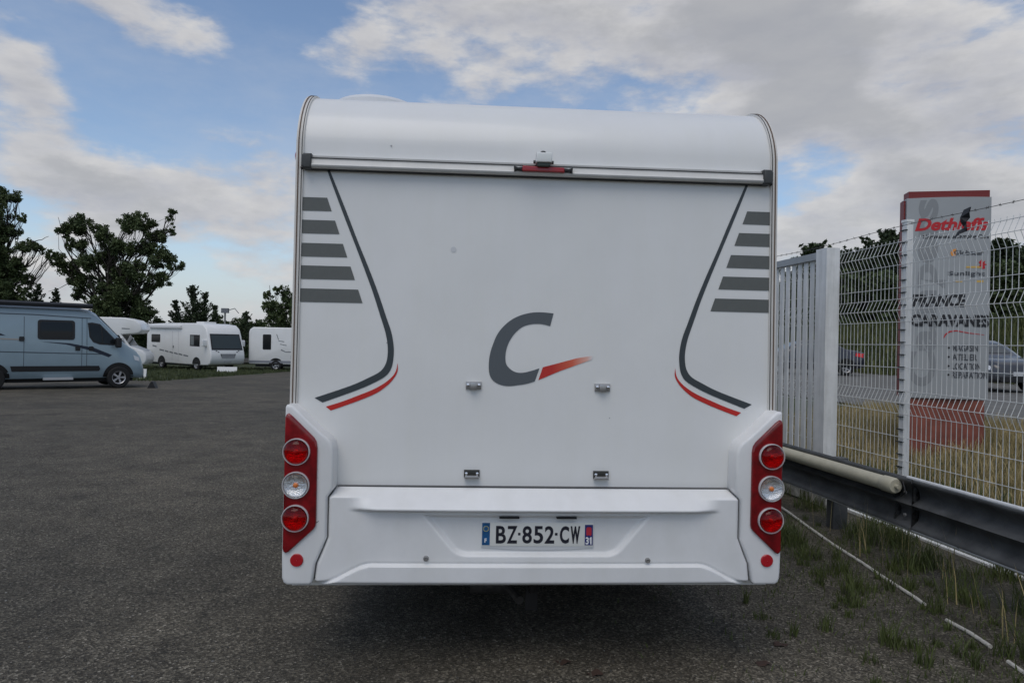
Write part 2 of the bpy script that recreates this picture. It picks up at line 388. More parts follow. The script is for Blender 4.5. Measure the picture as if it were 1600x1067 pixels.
# side equipment, seen only from beside the vehicle
for s in (-1, 1):
    for y0, y1, z0, z1 in ((1.1, 2.0, 1.55, 2.1), (3.0, 4.1, 1.5, 2.1)):
        wd = MB().box(min(s * 1.13, s * 1.15), max(s * 1.13, s * 1.15), y0, y1, z0, z1).build('side_window', GLASSDK, MH)
        MB().box(min(s * 1.13, s * 1.143), max(s * 1.13, s * 1.143), y0 - .04, y1 + .04, z0 - .04, z1 + .04).build('window_frame', GREYCAP, wd)
    MB().box(min(s * 1.1, s * 1.142), max(s * 1.1, s * 1.142), .35, 5.9, .40, .62).build('side_skirt', mat('grey_skirt', (.3, .31, .32), .5), MH)
def wheel(parent, c, r, wdt, sgn, axis, rimr=.62, n=28):
    pr = [(r * .60, 0), (r * .66, wdt * .02), (r * .9, wdt * .0), (r * .98, wdt * .08), (r, wdt * .2), (r, wdt * .8), (r * .96, wdt * .95), (r * .6, wdt)]
    t = MB().lathe([(a, -h) for a, h in pr], c, axis, n, sgn).build('wheel', RUBBER, parent)
    m = MB(); rr = r * rimr
    m.lathe([(0.001, -.01), (rr * .2, -.008), (rr * .25, -.03), (rr * .3, -.04)], c, axis, n, sgn)
    m.lathe([(rr * 1.04, -.012), (rr * .95, -.006), (rr * .86, -.02), (rr * .84, -.10)], c, axis, n, sgn)
    for k in range(5):
        a0 = 2 * math.pi * k / 5
        q = []
        for (rad_, da, h) in ((rr * .22, -.45, -.02), (rr * .22, .45, -.02), (rr * .9, .2, -.018), (rr * .9, -.2, -.018)):
            p_, q_ = rad_ * math.cos(a0 + da), rad_ * math.sin(a0 + da)
            q.append((c[0] + p_, c[1] + h * sgn, c[2] + q_) if axis == 'y' else (c[0] + h * sgn, c[1] + p_, c[2] + q_))
        m.add(q, [(0, 1, 2, 3)])
    m.build('rim', RIM, t)
    bk = MB().lathe([(0.001, -.11), (rr, -.11)], c, axis, n, sgn).build('brake_backing', BLACK, t)
    return t
for s in (-1, 1):
    for y in (1.75, 6.35): wheel(MH, (s * 1.05, y, .34), .34, .22, s, 'x')
# under the tail
MB().box(-1.0, 1.0, .35, 6.0, .30, .42).build('underbody', UNDER, MH)
m = MB(); m.box(-.55, -.45, .5, 5, .28, .40); m.box(.45, .55, .5, 5, .28, .40); m.box(-.55, .55, .42, .5, .32, .41)
m.build('chassis_frame', UNDER, MH)
m = MB(); m.box(-.025, .025, .12, .5, .33, .40); m.box(-.03, .03, .10, .13, .24, .42); m.tube([(0, .04, .40), (0, .05, .36), (0, .11, .34)], .018)
m.build('tow_bracket', mat('rusty_steel', (.02, .018, .017), .7, .3, var=.4), MH)
m = MB(); m.tube([(-.30, .42, .275), (-.08, .42, .275)], .065, 16); m.tube([(-.12, .42, .275), (-.05, .2, .25)], .022, 10)
m.build('exhaust', mat('dull_exhaust', (.10, .095, .09), .5, .5, var=.4, vscale=20), MH)
# roof dome and side marker
m = MB().lathe([(.24, -.02), (.24, .050), (.225, .068), (.17, .081), (.1, .087), (.001, .089)], (-.885, .66, 2.795), 'z', 36)
m.build('roof_vent', mat('vent_dome', (.7, .71, .72), .3), MH)
m = MB().lathe([(.030, 0), (.028, .008), (.018, .014), (.001, .016)], (-1.160, .06, 2.418), 'x', 20, -1); m.build('side_marker_lamp', REFLECTOR, MH)
# grab rail across the top of the panel
RZ = 2.378
m = MB(); pr = [(-.004, -.030), (-.034, -.030), (-.046, -.024), (-.048, -.016), (-.040, -.010), (-.038, .012), (-.040, .014), (-.004, .016)]
m.loft([[(x, pv(RZ) + a, RZ + z) for a, z in pr] for x in (-1.082, 1.076)])
rail = m.build('accessory_rail', ALU, MH, smooth=50)
MB().box(-1.08, 1.075, pv(RZ) - .030, pv(RZ) + .0, RZ + .016, RZ + .0215).build('rail_seam', BLACK, rail)
m = MB(); m.loft([[(x, pv(RZ) + a, RZ + z) for a, z in ((.002, .0215), (-.024, .0215), (-.026, .031), (.002, .033))] for x in (-1.082, 1.076)])
m.build('rail_top_lip', ALU, rail)
m = MB().box(-1.08, 1.075, pv(RZ) - .028, pv(RZ) + .002, RZ - .033, RZ - .030); m.build('rail_shadow_line', BLACK, rail)  # thin black strip stands in for the shadow line under the rail
for s, e in ((-1, -1.082), (1, 1.076)):
    m = MB(); m.prism([(0, -.034), (.036, -.034), (.046, -.02), (.046, .024), (.036, .036), (0, .036)], .0, .054, lambda a, z, h: (e + s * a, pv(RZ) - h, RZ + z), .008)
    m.build('rail_end_cap', GREYCAP, rail)
    MB().tube([(e + s * .046, pv(RZ) - .01, RZ - .022), (e + s * .056, pv(RZ) - .01, RZ - .026)], .008).build('drain_plug', BLACK, rail)
# third brake light and reversing camera
m = MB(); m.prism([(-.102, -.013), (.100, -.014), (.098, .008), (-.100, .012)], .044, .066, lambda a, z, h: (a + .003, pv(RZ) - h, RZ - .002 + z), .004)
bl = m.build('brake_lamp', mat('brake_red', (.33, .008, .014), .2, coat=.4), MH)
for s in (-1, 1):
    m = MB(); x0 = .003 + s * .1
    m.prism([(0, -.010), (s * .026, -.006), (s * .038, -.016), (s * .04, .011), (s * .02, .004), (0, .007)], .042, .06, lambda a, z, h: (x0 + a, pv(RZ) - h, RZ - .002 + z), .002)
    m.build('lamp_end', BLACK, bl)
m = MB(); m.prism([(-.038, .0), (.036, .0), (.037, .046), (-.037, .046)], .03, .095, lambda a, z, h: (a + .003, pv(RZ) - h, RZ + .022 + z), .006)
camo = m.build('reversing_camera', mat('camera_white', (.78, .8, .78), .4), MH)
m = MB(); m.prism([(-.028, -.016), (.026, -.016), (.034, .002), (-.034, .002)], .03, .085, lambda a, z, h: (a + .003, pv(RZ) - h, RZ + .021 + z), .004); m.build('camera_foot', mat('camera_foot_grey', (.05, .07, .06), .5), camo)
m = MB().lathe([(.016, 0), (.015, .008), (.010, .014), (.001, .017)], (.000, pv(RZ) - .055, RZ + .068), 'z', 16); m.build('camera_knob', BLACK, camo)
for s in (-1, 1): MB().tube([(.003 + s * .036, pv(RZ) - .05, RZ + .032), (.003 + s * .048, pv(RZ) - .05, RZ + .032)], .008, 10).build('camera_screw', GREYCAP, camo)
# decals
fnD = on_panel(.002)
for k, (zt, ut) in enumerate(((2.218, 1.014), (2.111, .975), (2.002, .936), (1.896, .898), (1.788, .860))):
    for s in (-1, 1):
        MB().sheet([(s * 1.128, zt), (s * ut, zt), (s * (ut - .022), zt - .063), (s * 1.128, zt - .064)], fnD).build('stripe_decal', STRIPE, MH, smooth=0)
dA = [(1.018, 2.35), (1.002, 2.307), (.945, 2.162), (.890, 2.027), (.835, 1.891), (.791, 1.777), (.752, 1.662), (.728, 1.589), (.716, 1.527), (.716, 1.474), (.726, 1.434), (.751, 1.402), (.803, 1.373), (.884, 1.335), (1.050, 1.275)]
dB = [(1.005, 2.348), (.988, 2.308), (.926, 2.162), (.869, 2.022), (.809, 1.882), (.765, 1.772), (.726, 1.663), (.700, 1.590), (.688, 1.527), (.687, 1.475), (.696, 1.422), (.720, 1.385), (.771, 1.353), (.853, 1.315), (1.013, 1.254)]
rA = [(.668, 1.446), (.674, 1.410), (.692, 1.380), (.729, 1.348), (.781, 1.318), (.842, 1.292), (.924, 1.259), (.997, 1.235)]
rB = [(.668, 1.446), (.666, 1.412), (.678, 1.381), (.709, 1.343), (.760, 1.304), (.831, 1.271), (.903, 1.243), (.974, 1.217)]
def dense(P, n=6):
    P = [Vector(p) for p in P]; o = []
    for i in range(len(P) - 1):
        a, b_, c_, d_ = P[max(i - 1, 0)], P[i], P[i + 1], P[min(i + 2, len(P) - 1)]
        for k in range(n):
            t = k / n; o.append(.5 * ((2 * b_) + (c_ - a) * t + (2 * a - 5 * b_ + 4 * c_ - d_) * t * t + (3 * b_ - a - 3 * c_ + d_) * t ** 3))
    return [tuple(q) for q in o] + [tuple(P[-1])]
for s in (-1, 1):
    MB().strip([(s * u, z) for u, z in dense(dA)], [(s * u, z) for u, z in dense(dB)], fnD).build('swoosh_decal', DECAL, MH, smooth=0)
    MB().strip([(s * u, z) for u, z in dense(rA)], [(s * u, z) for u, z in dense(rB)], fnD).build('red_swoosh_decal', RED_D, MH, smooth=0)
cO = [(.070, 1.697), (.014, 1.701), (-.036, 1.698), (-.086, 1.685), (-.127, 1.665), (-.164, 1.635), (-.197, 1.593), (-.218, 1.543), (-.232, 1.493), (-.236, 1.443), (-.232, 1.401), (-.217, 1.373), (-.188, 1.354), (-.146, 1.345), (-.096, 1.350), (-.055, 1.357), (-.015, 1.369)]
cI = [(.055, 1.635), (.023, 1.643), (-.010, 1.645), (-.048, 1.640), (-.081, 1.627), (-.110, 1.602), (-.134, 1.569), (-.150, 1.532), (-.157, 1.494), (-.154, 1.453), (-.135, 1.428), (-.106, 1.412), (-.073, 1.410), (-.031, 1.420), (.007, 1.433)]
def resample(P, n):
    P = [Vector(p) for p in P]; dl = [0]
    for i in range(1, len(P)): dl.append(dl[-1] + (P[i] - P[i - 1]).length)
    o = []
    for k in range(n):
        t = dl[-1] * k / (n - 1); i = max(j for j in range(len(P)) if dl[j] <= t + 1e-9); i = min(i, len(P) - 2)
        o.append(tuple(P[i].lerp(P[i + 1], (t - dl[i]) / (dl[i + 1] - dl[i]))))
    return o
MB().strip(resample(dense(cO), 60), resample(dense(cI), 60), fnD).build('letter_c_decal', LOGO, MH, smooth=0)
fm = bpy.data.materials.new('red_flash_print'); fm.use_nodes = True; t = fm.node_tree; bb = t.nodes['Principled BSDF']; bb.inputs['Roughness'].default_value = .4
tcn = t.nodes.new('ShaderNodeTexCoord'); sx = t.nodes.new('ShaderNodeSeparateXYZ'); t.links.new(tcn.outputs['Object'], sx.inputs[0])
mr = t.nodes.new('ShaderNodeMapRange'); mr.inputs[1].default_value = 0; mr.inputs[2].default_value = .266; t.links.new(sx.outputs[0], mr.inputs[0])
rp = t.nodes.new('ShaderNodeValToRGB'); t.links.new(mr.outputs[0], rp.inputs[0]); e = rp.color_ramp.elements
e[0].color = (.50, .025, .018, 1); e[0].position = .25; e[1].position = 1; e[1].color = (.74, .74, .74, 1); q = e.new(.62); q.color = (.66, .12, .06, 1); q = e.new(.88); q.color = (.74, .42, .34, 1)
t.links.new(rp.outputs[0], bb.inputs['Base Color'])
MB().strip([(.023, 1.438), (.102, 1.460), (.186, 1.484), (.266, 1.498)], [(.003, 1.376), (.103, 1.420), (.187, 1.452), (.260, 1.479)], fnD).build('red_flash_decal', fm, MH, smooth=0)
# small scuffs and dead insects on the panel
SC = mat('grey_smudge', (.40, .41, .42), .6)
for u, z, r_ in ((-.72, 2.475, .0045), (-.415, 1.99, .014), (-.72, 1.54, .003), (.35, 1.2, .003)):
    vv = [(u + r_ * math.cos(k), z + r_ * math.sin(k)) for k in np.linspace(0, 6.28, 12)[:-1]]
    yy = pv(z) - .0015 if z < 2.43 else pv(2.36) + .36 - math.sqrt(.36 ** 2 - (z - 2.43) ** 2) - .0025
    b = MB(); b.sheet(vv, (lambda yy: lambda a, c_: (a, yy, c_))(yy)); b.build('smudge', SC if r_ < .01 else mat('faint_smudge', (.62, .63, .64), .5), MH, smooth=0)
# carrier brackets
for u in (-.3065, .312):
    for z, lower in ((1.346, False), (.928, True)):
        f0 = lambda a, zz, h, u=u, z=z: (u + a, pv(z) - h, z + zz)
        m = MB(); m.prism([(-.037, -.018), (.037, -.018), (.037, .018), (-.037, .018)], 0, .012, f0, .004, 2)
        br = m.build('carrier_bracket', STEEL if not lower else mat('dark_bracket', (.05, .05, .045), .4, .5), MH)
        if not lower:
            m = MB(); m.prism([(-.016, -.02), (.016, -.02), (.016, .016), (-.016, .016)], .012, .026, f0, .004, 2); m.build('bracket_hook', STEEL, br)
        else:
            m = MB(); m.prism([(-.036, -.020), (.036, -.020), (.03, -.006), (-.03, -.006)], .010, .030, f0, .003, 2); m.build('bracket_hook', STEEL, br)
        for s in (-1, 1):
            m = MB().lathe([(.008, .0), (.007, .007), (.001, .009)], f0(s * .026, .002, .012), 'y', 12, -1); m.build('bolt', CHROME, br)
# bumper: one moulded relief
zr = np.concatenate([np.linspace(.866, .74, 46), np.linspace(.737, .437, 74)]); tr_ = np.linspace(-1, 1, 261)
def uend(z): return np.interp(z, [.437, .53, .585, .65, .828, .866], [1.0155, 1.0050, .9820, .9565, .9565, .9305])
T, Z = np.meshgrid(tr_, zr); U = T * uend(Z); A = np.abs(U)
Lp = 1 - smooth01(A, .72, .875)
flat = .100
top = .02 + (flat - .02) * smooth01(.866 - Z, 0, .034)
edge_z = .792
lipd = np.where(Z > edge_z, .02 + (.138 - .02) * np.clip((.866 - Z) / (.866 - edge_z), 0, 1) ** .8, np.maximum(flat, .138 - .038 * smooth01(edge_z - Z, .006, .024)))
D = top * (1 - Lp) + lipd * Lp
hwz = .372 + np.clip(Z - .57, 0, 1) * .84
def smin(a, b_, k): h = np.clip(.5 + .5 * (b_ - a) / k, 0, 1); return b_ * (1 - h) + a * h - k * h * (1 - h)
sdr = smin(smin((hwz - A) * .76, Z - .566, .035), .760 - Z, .004)
D = D - .024 * smooth01(sdr, 0, .020)
zl = .531 - .092 * smooth01(A, .755, 1.0)
st = zl - Z
D = D + .020 * smooth01(st, 0, .007) - .006 * np.exp(-((st + .004) / .005) ** 2)
D = D - .030 * np.clip((.458 - Z) / .021, 0, 1) ** 2
D = D - .018 * np.clip((np.abs(T) - .985) / .015, 0, 1) ** 2 + .012 * (1 - (U / 1.0) ** 2)
P = np.stack([U.ravel(), -D.ravel(), Z.ravel()], 1); nx = len(tr_)
b = MB(); b.v = list(map(tuple, P)); b.f = [(j * nx + i, j * nx + i + 1, (j + 1) * nx + i + 1, (j + 1) * nx + i) for j in range(len(zr) - 1) for i in range(nx - 1)]
o0 = len(b.v); b.v += [(u, .10, .440) for u in U[-1]]; j = (len(zr) - 1) * nx; b.f += [(j + i, j + i + 1, o0 + i + 1, o0 + i) for i in range(nx - 1)]
bump_o = b.build('rear_bumper', WHITE_B, MH, smooth=60)
MB().box(-1.12, 1.12, -.045, -.004, .447, .84).build('bumper_backing', GAPGREY, bump_o)
MB().box(-.93, .93, -.02, -.003, .866, .871).build('bumper_seam', mat('seam_grey', (.12, .12, .12), .7), bump_o)
for u, z in ((-.508, .560), (.519, .552)):
    m = MB().lathe([(.013, -.002), (.012, .005), (.006, .006), (.005, .002), (.001, .002)], (u, -.111, z), 'y', 16, -1); m.build('parking_sensor', STEEL, bump_o)
for u0, u1 in ((-.176, -.084), (.089, .182)): MB().box(u0, u1, -.118, -.08, .7445, .7515).build('plate_lamp', BLACK, bump_o)
# registration plate
PX, PZ, PY = .004, .667, -.0915
fp = lambda off: (lambda a, z: (PX + a, PY - off, PZ + z))
arc = [(-.262, .058)] + [(x, -.062 - .012 * math.cos(x / .262 * math.pi / 2)) for x in np.linspace(-.262, .262, 15)] + [(.262, .058)]
PLATEW = mat('plate_white', (.72, .72, .68), .35)
m = MB(); m.prism(arc, -.012, .002, lambda a, z, h: (PX + a, PY - h, PZ + z), .002, 2); pl = m.build('registration_plate', mat('plate_holder_white', (.68, .69, .7), .4), MH)
m = MB(); m.prism([(-.260, -.055), (.260, -.055), (.260, .055), (-.260, .055)], .002, .005, lambda a, z, h: (PX + a, PY - h, PZ + z), .001, 2); m.build('plate_face', PLATEW, pl)
PB = mat('plate_blue', (.012, .10, .26), .4, var=.3, vscale=30); PK = mat('plate_black', (.012, .012, .022), .5); PBK = mat('plate_dark_blue', (.02, .03, .16), .4)
MB().sheet([(-.258, -.050), (-.222, -.050), (-.222, .053), (-.258, .053)], fp(.0058)).build('blue_band', PB, pl, 0)
MB().sheet([(.220, -.049), (.258, -.049), (.258, .046), (.220, .046)], fp(.0058)).build('region_band', PBK, pl, 0)
MB().sheet([(.227, .0), (.232, -.006), (.239, .0), (.246, -.006), (.251, .0), (.251, .030), (.246, .036), (.239, .030), (.232, .036), (.227, .030)], fp(.0068)).build('region_emblem', mat('plate_red', (.5, .03, .05), .4), pl, 0)
YST = mat('plate_star_yellow', (.7, .6, .12), .5)
b = MB()
for k in range(12):
    a = k * math.pi / 6; cx_, cz_ = -.240 + .0115 * math.cos(a), .026 + .0115 * math.sin(a)
    b.sheet([(cx_ + .0022 * math.cos(q), cz_ + .0022 * math.sin(q)) for q in np.linspace(0, 6.283, 6)[:-1]], fp(.0068))
b.build('star_ring', YST, pl, 0)
text('F', -.241, -.028, fp(.0068), 'band_letter', mat('plate_letter_white', (.8, .8, .8), .4), pl, w=.010, h=.02, bold=.03)
text('3', .2315, -.028, fp(.0068), 'band_number', MATS['plate_letter_white'], pl, w=.015, h=.034, bold=.03)
MB().sheet([(.2462, -.045), (.2522, -.045), (.2522, -.011), (.2472, -.011), (.2425, -.016), (.2425, -.021), (.2462, -.018)], fp(.0068)).build('band_number', MATS['plate_letter_white'], pl, 0)
fp2 = fp(.0064)
for ch, a0, a1, bo in (('B', 277, 402, .022), ('Z', 415, 543, .022), ('8', 605, 725, .022), ('5', 747, 866, .022), ('2', 886, 1005, .022), ('C', 1075, 1190, .032), ('W', 1208, 1330, .05)):
    c0, c1 = (a0 - 798) / 8 * .527 / 177, (a1 - 798) / 8 * .527 / 177
    text(ch, (c0 + c1) / 2, -.001, fp2, 'plate_character', PK, pl, w=c1 - c0, h=.081, bold=bo)
for a0, a1 in ((552, 582), (1013, 1046)):
    c0, c1 = (a0 - 798) / 8 * .527 / 177, (a1 - 798) / 8 * .527 / 177
    MB().sheet([(c0, -.004), (c1, -.004), (c1, .008), (c0, .008)], fp2).build('plate_dash', PK, pl, 0)
# corner mouldings with the lamp clusters
CO = [(1.150, 1.250), (1.125, 1.249), (1.085, 1.212), (1.05, 1.178), (1.0, 1.132), (.965, 1.105), (.945, 1.080), (.937, 1.045), (.934, .875), (.960, .835), (.960, .65), (.986, .585), (1.009, .53), (1.019, .450), (1.030, .437), (1.132, .437), (1.148, .447), (1.156, .47), (1.158, .56), (1.157, .9), (1.155, 1.24)]
LN = [(1.146, 1.210), (1.137, 1.214), (1.118, 1.200), (1.022, 1.106), (1.011, 1.088), (1.006, 1.06), (1.005, .72), (1.008, .705), (1.016, .692), (1.125, .590), (1.136, .584), (1.147, .590), (1.152, .605), (1.152, 1.195)]
for s in (-1, 1):
    f0 = lambda a, z, h, s=s: (s * a, -h, z)
    m = MB(); m.prism(CO, -.01, .108, f0, .016, 4); cm = m.build('corner_moulding', WHITE_B, MH, smooth=50)
    m = MB(); m.prism([(a, z) for a, z in ((1.10, .437), (1.158, .437), (1.158, 1.24), (1.10, 1.24))], -.42, -.010, f0, .0); m.build('side_moulding', WHITE_B, cm)
    m = MB(); m.prism(LN, .09, .122, f0, .008, 3); ln = m.build('tail_lamp', REDLENS, MH, smooth=50, label='red tail lamp cluster with three round lamps, at the %s corner' % ('left' if s < 0 else 'right'))
    for zc, kindl in ((1.043, 'r'), (.893, 'c'), (.744, 'r')):
        c0 = (s * 1.096, -.1235, zc)
        ring = MB().lathe([(.0605, -.002), (.0610, .008), (.0595, .013), (.0570, .013), (.0545, .009), (.0540, -.001)], c0, 'y', 40, -1).build('lamp_ring', mat('lamp_ring_silver', (.80, .80, .81), .22, .35, coat=.5), ln)
        MB().lathe([(.0535, .011), (.050, .006), (.040, .0025), (.020, .001), (.001, .0005)], c0, 'y', 32, -1).build('lamp_bowl', mat('bowl_metal_red', (.75, .10, .12), .22, .9, bump=.4, bscale=220) if kindl == 'r' else mat('bowl_metal', (.8, .8, .8), .2, 1., bump=.3, bscale=220), ring)
        MB().lathe([(.010, .001), (.0095, .006), (.006, .009), (.001, .010)], c0, 'y', 16, -1).build('lamp_bulb', ORANGE if kindl == 'c' else mat('red_bulb', (.85, .06, .05), .3), ring)
        MB().lathe([(.0535, .012), (.050, .020), (.040, .028), (.024, .034), (.001, .036)], c0, 'y', 36, -1).build('lamp_glass', CLEARGLASS if kindl == 'c' else REDGLASS, ring)
    m = MB().lathe([(.0295, 0), (.0290, .006), (.027, .008), (.001, .0085)], (s * 1.089, -.107, .551), 'y', 36, -1); m.build('round_reflector', REFLECTOR, cm)
    m = MB(); m.tube([(s * (1.03), -.108, .700), (s * .995, -.108, .728)], .0018, 6) if s < 0 else m.tube([(s * 1.15, -.106, .47), (s * 1.152, -.1, .50)], .003, 6)
    m.build('scratch', mat('scuff_grey', (.2, .2, .2), .7), cm)

# ------------------------------------------------------------------ fence, gate and guard rail on the right
FD = Vector((FENCE_K, 1, 0)).normalized(); FN = Vector((-FD.y, FD.x, 0))      # along the fence, and towards the yard
def fpt(y, z, off=0., a=FENCE_A): p = Vector((fence_x(y, a), y, z)) + FN * off; return p
FENCE = thing('mesh_fence', 'white welded wire mesh fence with V folds and posts along the right side', 'fence')
folds = [(2.53, 0), (2.505, 0), (2.405, 1), (2.305, 0), (2.105, 0), (2.005, 0), (1.905, 1), (1.805, 0), (1.605, 0), (1.405, 0), (1.205, 0), (1.105, 1), (1.005, 0), (.805, 0), (.605, 0), (.405, 0), (.305, 1), (.205, 0), (.02, 0)]
y0f, y1f, pitch = 3.2, 8.75, .0535
wm = MB().tube([Vector((0, 0, z)) + FN * (.045 * f_) for z, f_ in folds], .0025, 5).mesh('vertical_wire', WIRE)
yk = y0f
while yk < y1f:
    o = obj('vertical_wire', wm, FENCE); p = fpt(yk, 0); o.location = p; yk += pitch * FD.y
hw_ = MB().tube([FD * 0, FD * ((y1f - y0f) / FD.y)], .0029, 5).mesh('horizontal_wire', WIRE)
for z, f_ in folds[1:-1] + [(.06, 0)]:
    o = obj('horizontal_wire', hw_, FENCE); o.location = fpt(y0f, z) + FN * (.045 * f_ + .0055)
def post_mesh(h, wdt, dep, name='fence_post'):
    b = MB(); c = [FD * a + FN * d for a, d in ((-wdt, -dep), (wdt, -dep), (wdt, dep), (-wdt, dep))]
    b.loft([[tuple(q + Vector((0, 0, z))) for q in c] for z in (0, h)])
    return b.mesh(name, PAINT)
pm = post_mesh(2.68, .030, .03); cm_ = MB().loft([[tuple(FD * a + FN * d + Vector((0, 0, z))) for a, d in ((-.038, .028), (.038, .028), (.038, .044), (-.038, .044))] for z in (-.004, .004)]).mesh('clip', CLIPM)
capm = MB().loft([[tuple(FD * a + FN * d + Vector((0, 0, z))) for a, d in ((-.035, -.036), (.035, -.036), (.035, .036), (-.035, .036))] for z in (-.01, .012)]).mesh('post_cap', PAINT)
for yp in (3.42, 5.94, 8.46):
    po = obj('fence_post', pm, FENCE); po.location = fpt(yp, 0, -.035)
    o = obj('post_cap', capm, po); o.location = (0, 0, 2.68)
    for k in range(23):
        o = obj('clip', cm_, po); o.location = (0, 0, 2.60 - k * .108)
o = MB().loft([[tuple(fpt(y, 0, d) + Vector((0, 0, z))) for d, z in ((.03, .0), (.075, .0), (.075, .03), (.03, .03))] for y in (y0f, 6.7)]).build('bottom_bar', PAINT, FENCE)
# barbed wire with a torn black rag
b = MB(); ys_ = np.linspace(3.0, 9.2, 60); b.tube([fpt(y, 2.635 - .02 * math.sin((y - 3.42) / 2.52 * math.pi) ** 2, .035) for y in ys_], .0026, 5)
for y in np.arange(3.05, 9.1, .11):
    c0 = fpt(y, 2.635 - .02 * math.sin((y - 3.42) / 2.52 * math.pi) ** 2, .035); q = random.uniform(0, 3.1)
    for dq in (0, 1.6):
        v = (FN * math.cos(q + dq) + Vector((0, 0, 1)) * math.sin(q + dq)) * .014 + FD * random.uniform(-.008, .008); b.tube([c0 - v, c0 + v], .0018, 4)
tag(b.build('barbed_wire', BARB), 'thin rusty strand of barbed wire stretched above the mesh fence', 'wire')
RAG = mat('black_plastic_rag', (.012, .012, .013), .55)
rg = [(-.055, .02), (.05, .035), (.052, -.03), (.03, -.085), (.02, -.13), (.035, -.175), (.01, -.23), (-.06, -.255), (-.16, -.30), (-.09, -.225), (-.05, -.18), (-.055, -.12), (-.05, -.07)]
yr = 5.21
bm_ = MB(); base = fpt(yr, 2.63, .04)
for k, off in ((0, .004), (1, .0)):
    bm_.sheet(rg, lambda a, z: tuple(base - FD * a * .68 + Vector((0, 0, z * .68)) + FN * (off * 2 + .02 * math.sin(z * 31 + a * 40) + .015 * math.sin(a * 70))))
tag(bm_.build('torn_rag', RAG, smooth=0), 'torn black plastic rag caught on the barbed wire in front of the pylon sign', 'rag')
# sliding gate in front of the mesh
GATE = thing('sliding_gate', 'white slatted metal gate with square end post beside the mesh fence', 'gate')
GO = .14
def fbox(b, ya, yb, z0, z1, d0, d1):
    return b.loft([[tuple(fpt(y, z, d)) for d, z in ((d0, z0), (d1, z0), (d1, z1), (d0, z1))] for y in (ya, yb)])
fbox(MB(), 6.72, 6.90, .06, 2.55, GO - .06, GO + .08).build('gate_post', PAINT, GATE)
fbox(MB(), 6.90, 10.6, 2.46, 2.53, GO - .03, GO + .045).build('top_rail', mat('grey_gate_rail', (.34, .36, .37), .5, var=.2), GATE)
OLDP = mat('peeling_white_paint', (.50, .50, .47), .7, vscale=9, col2=(.16, .155, .14))
fbox(MB(), 6.90, 10.6, .06, .16, GO - .03, GO + .04).build('bottom_rail', OLDP, GATE)
yk = 6.935
while yk < 10.5:
    sb = MB(); fbox(sb, yk, yk + .066, .16, 2.46, GO - .004, GO + .007 + random.uniform(0, .004)); sb.build('gate_slat', PAINT, GATE); yk += .116
for k in range(9):
    ya = 6.62 + k * .23; sb = MB(); fbox(sb, ya, ya + .21, .02, .27 + random.uniform(-.01, .01), .22, .245); tag(sb.build('board', OLDP), ORD[k] + ' peeling white board from the right, standing behind the guard rail', 'board', 'peeling boards below the guard rail')
# guard rail
GA = 3.55
GR = thing('guard_rail', 'dark galvanised W beam guard rail running along the foot of the fence', 'guard rail')
gz = .30
wp = [(.012, .345), (-.004, .352), (-.020, .340), (-.020, .322), (.006, .300), (.040, .270), (.050, .235), (.040, .205), (.0, .180), (-.02, .165), (.0, .150), (.040, .125), (.050, .095), (.040, .06), (.006, .030), (-.020, .010), (-.020, -.006), (-.004, -.014), (.012, -.006)]
wp = [(.032 - d, z) for d, z in wp]
def gpt(y, z, d): return tuple(Vector((fence_x(y, GA), y, z)) + FN * d)
def beam(y0, y1, dd):
    ring = [(d + .003 + dd, gz + z) for d, z in wp] + [(d - .003 + dd, gz + z) for d, z in wp[::-1]]
    return MB().loft([[gpt(y, z, d) for d, z in ring] for y in (y0, y1)]).build('rail_beam', GALV, GR, smooth=60)
beam(1.2, 5.0, 0); beam(4.82, 9.4, .008); beam(9.3, 12.8, 0)
for zc, y0, y1 in ((.350, 1.2, 4.88), (-.010, 1.2, 4.4), (-.010, 4.42, 6.1), (-.010, 6.12, 9.4)):
    MB().tube([gpt(y0, gz + zc, .040), gpt(y1, gz + zc, .040)], .014, 10).build('rail_edge', GALV_E, GR)
for y in (1.9, 3.9, 5.9, 7.9, 9.9, 11.9):
    MB().loft([[gpt(y + a, z, d) for a, d in ((-.05, -.16), (.05, -.16), (.05, -.03), (-.05, -.03))] for z in (0, .62)]).build('rail_post', GALV, GR)
for y in (4.90, 9.36):
    for z in (.08, .24): MB().lathe([(.014, 0), (.012, .01), (.001, .013)], gpt(y, gz + z, .04), 'x', 8, -1).build('bolt', STEEL, GR)
# pipe lying in the trough
pz = [(4.97, .575), (7.72, .570)]
PIPE = thing('pvc_pipe', 'cream plastic pipe with end cap fixed along the guard rail', 'pipe')
pts = [gpt(y, z, .088) for y, z in pz]
MB().tube(pts, .052, 20).build('tube', PIPEM, PIPE)
dv = (Vector(pts[0]) - Vector(pts[1])).normalized(); e0 = Vector(pts[0])
MB().tube([e0 - dv * .10, e0 - dv * .09, e0 + dv * .012, e0 + dv * .03], [.0525, .058, .058, .048], 20).build('end_cap', PIPEM, PIPE)
MB().tube([e0 + dv * .02, e0 + dv * .06], .016, 10).build('spigot', PIPEM, PIPE)
MB().tube([tuple(e0 + dv * .10 + Vector((0, 0, .05))), tuple(e0 + dv * .13 + Vector((0, 0, -.02))), tuple(e0 + dv * .08 + Vector((0, 0, -.06)))], .006, 6).build('fixing_strap', BLACK, PIPE)
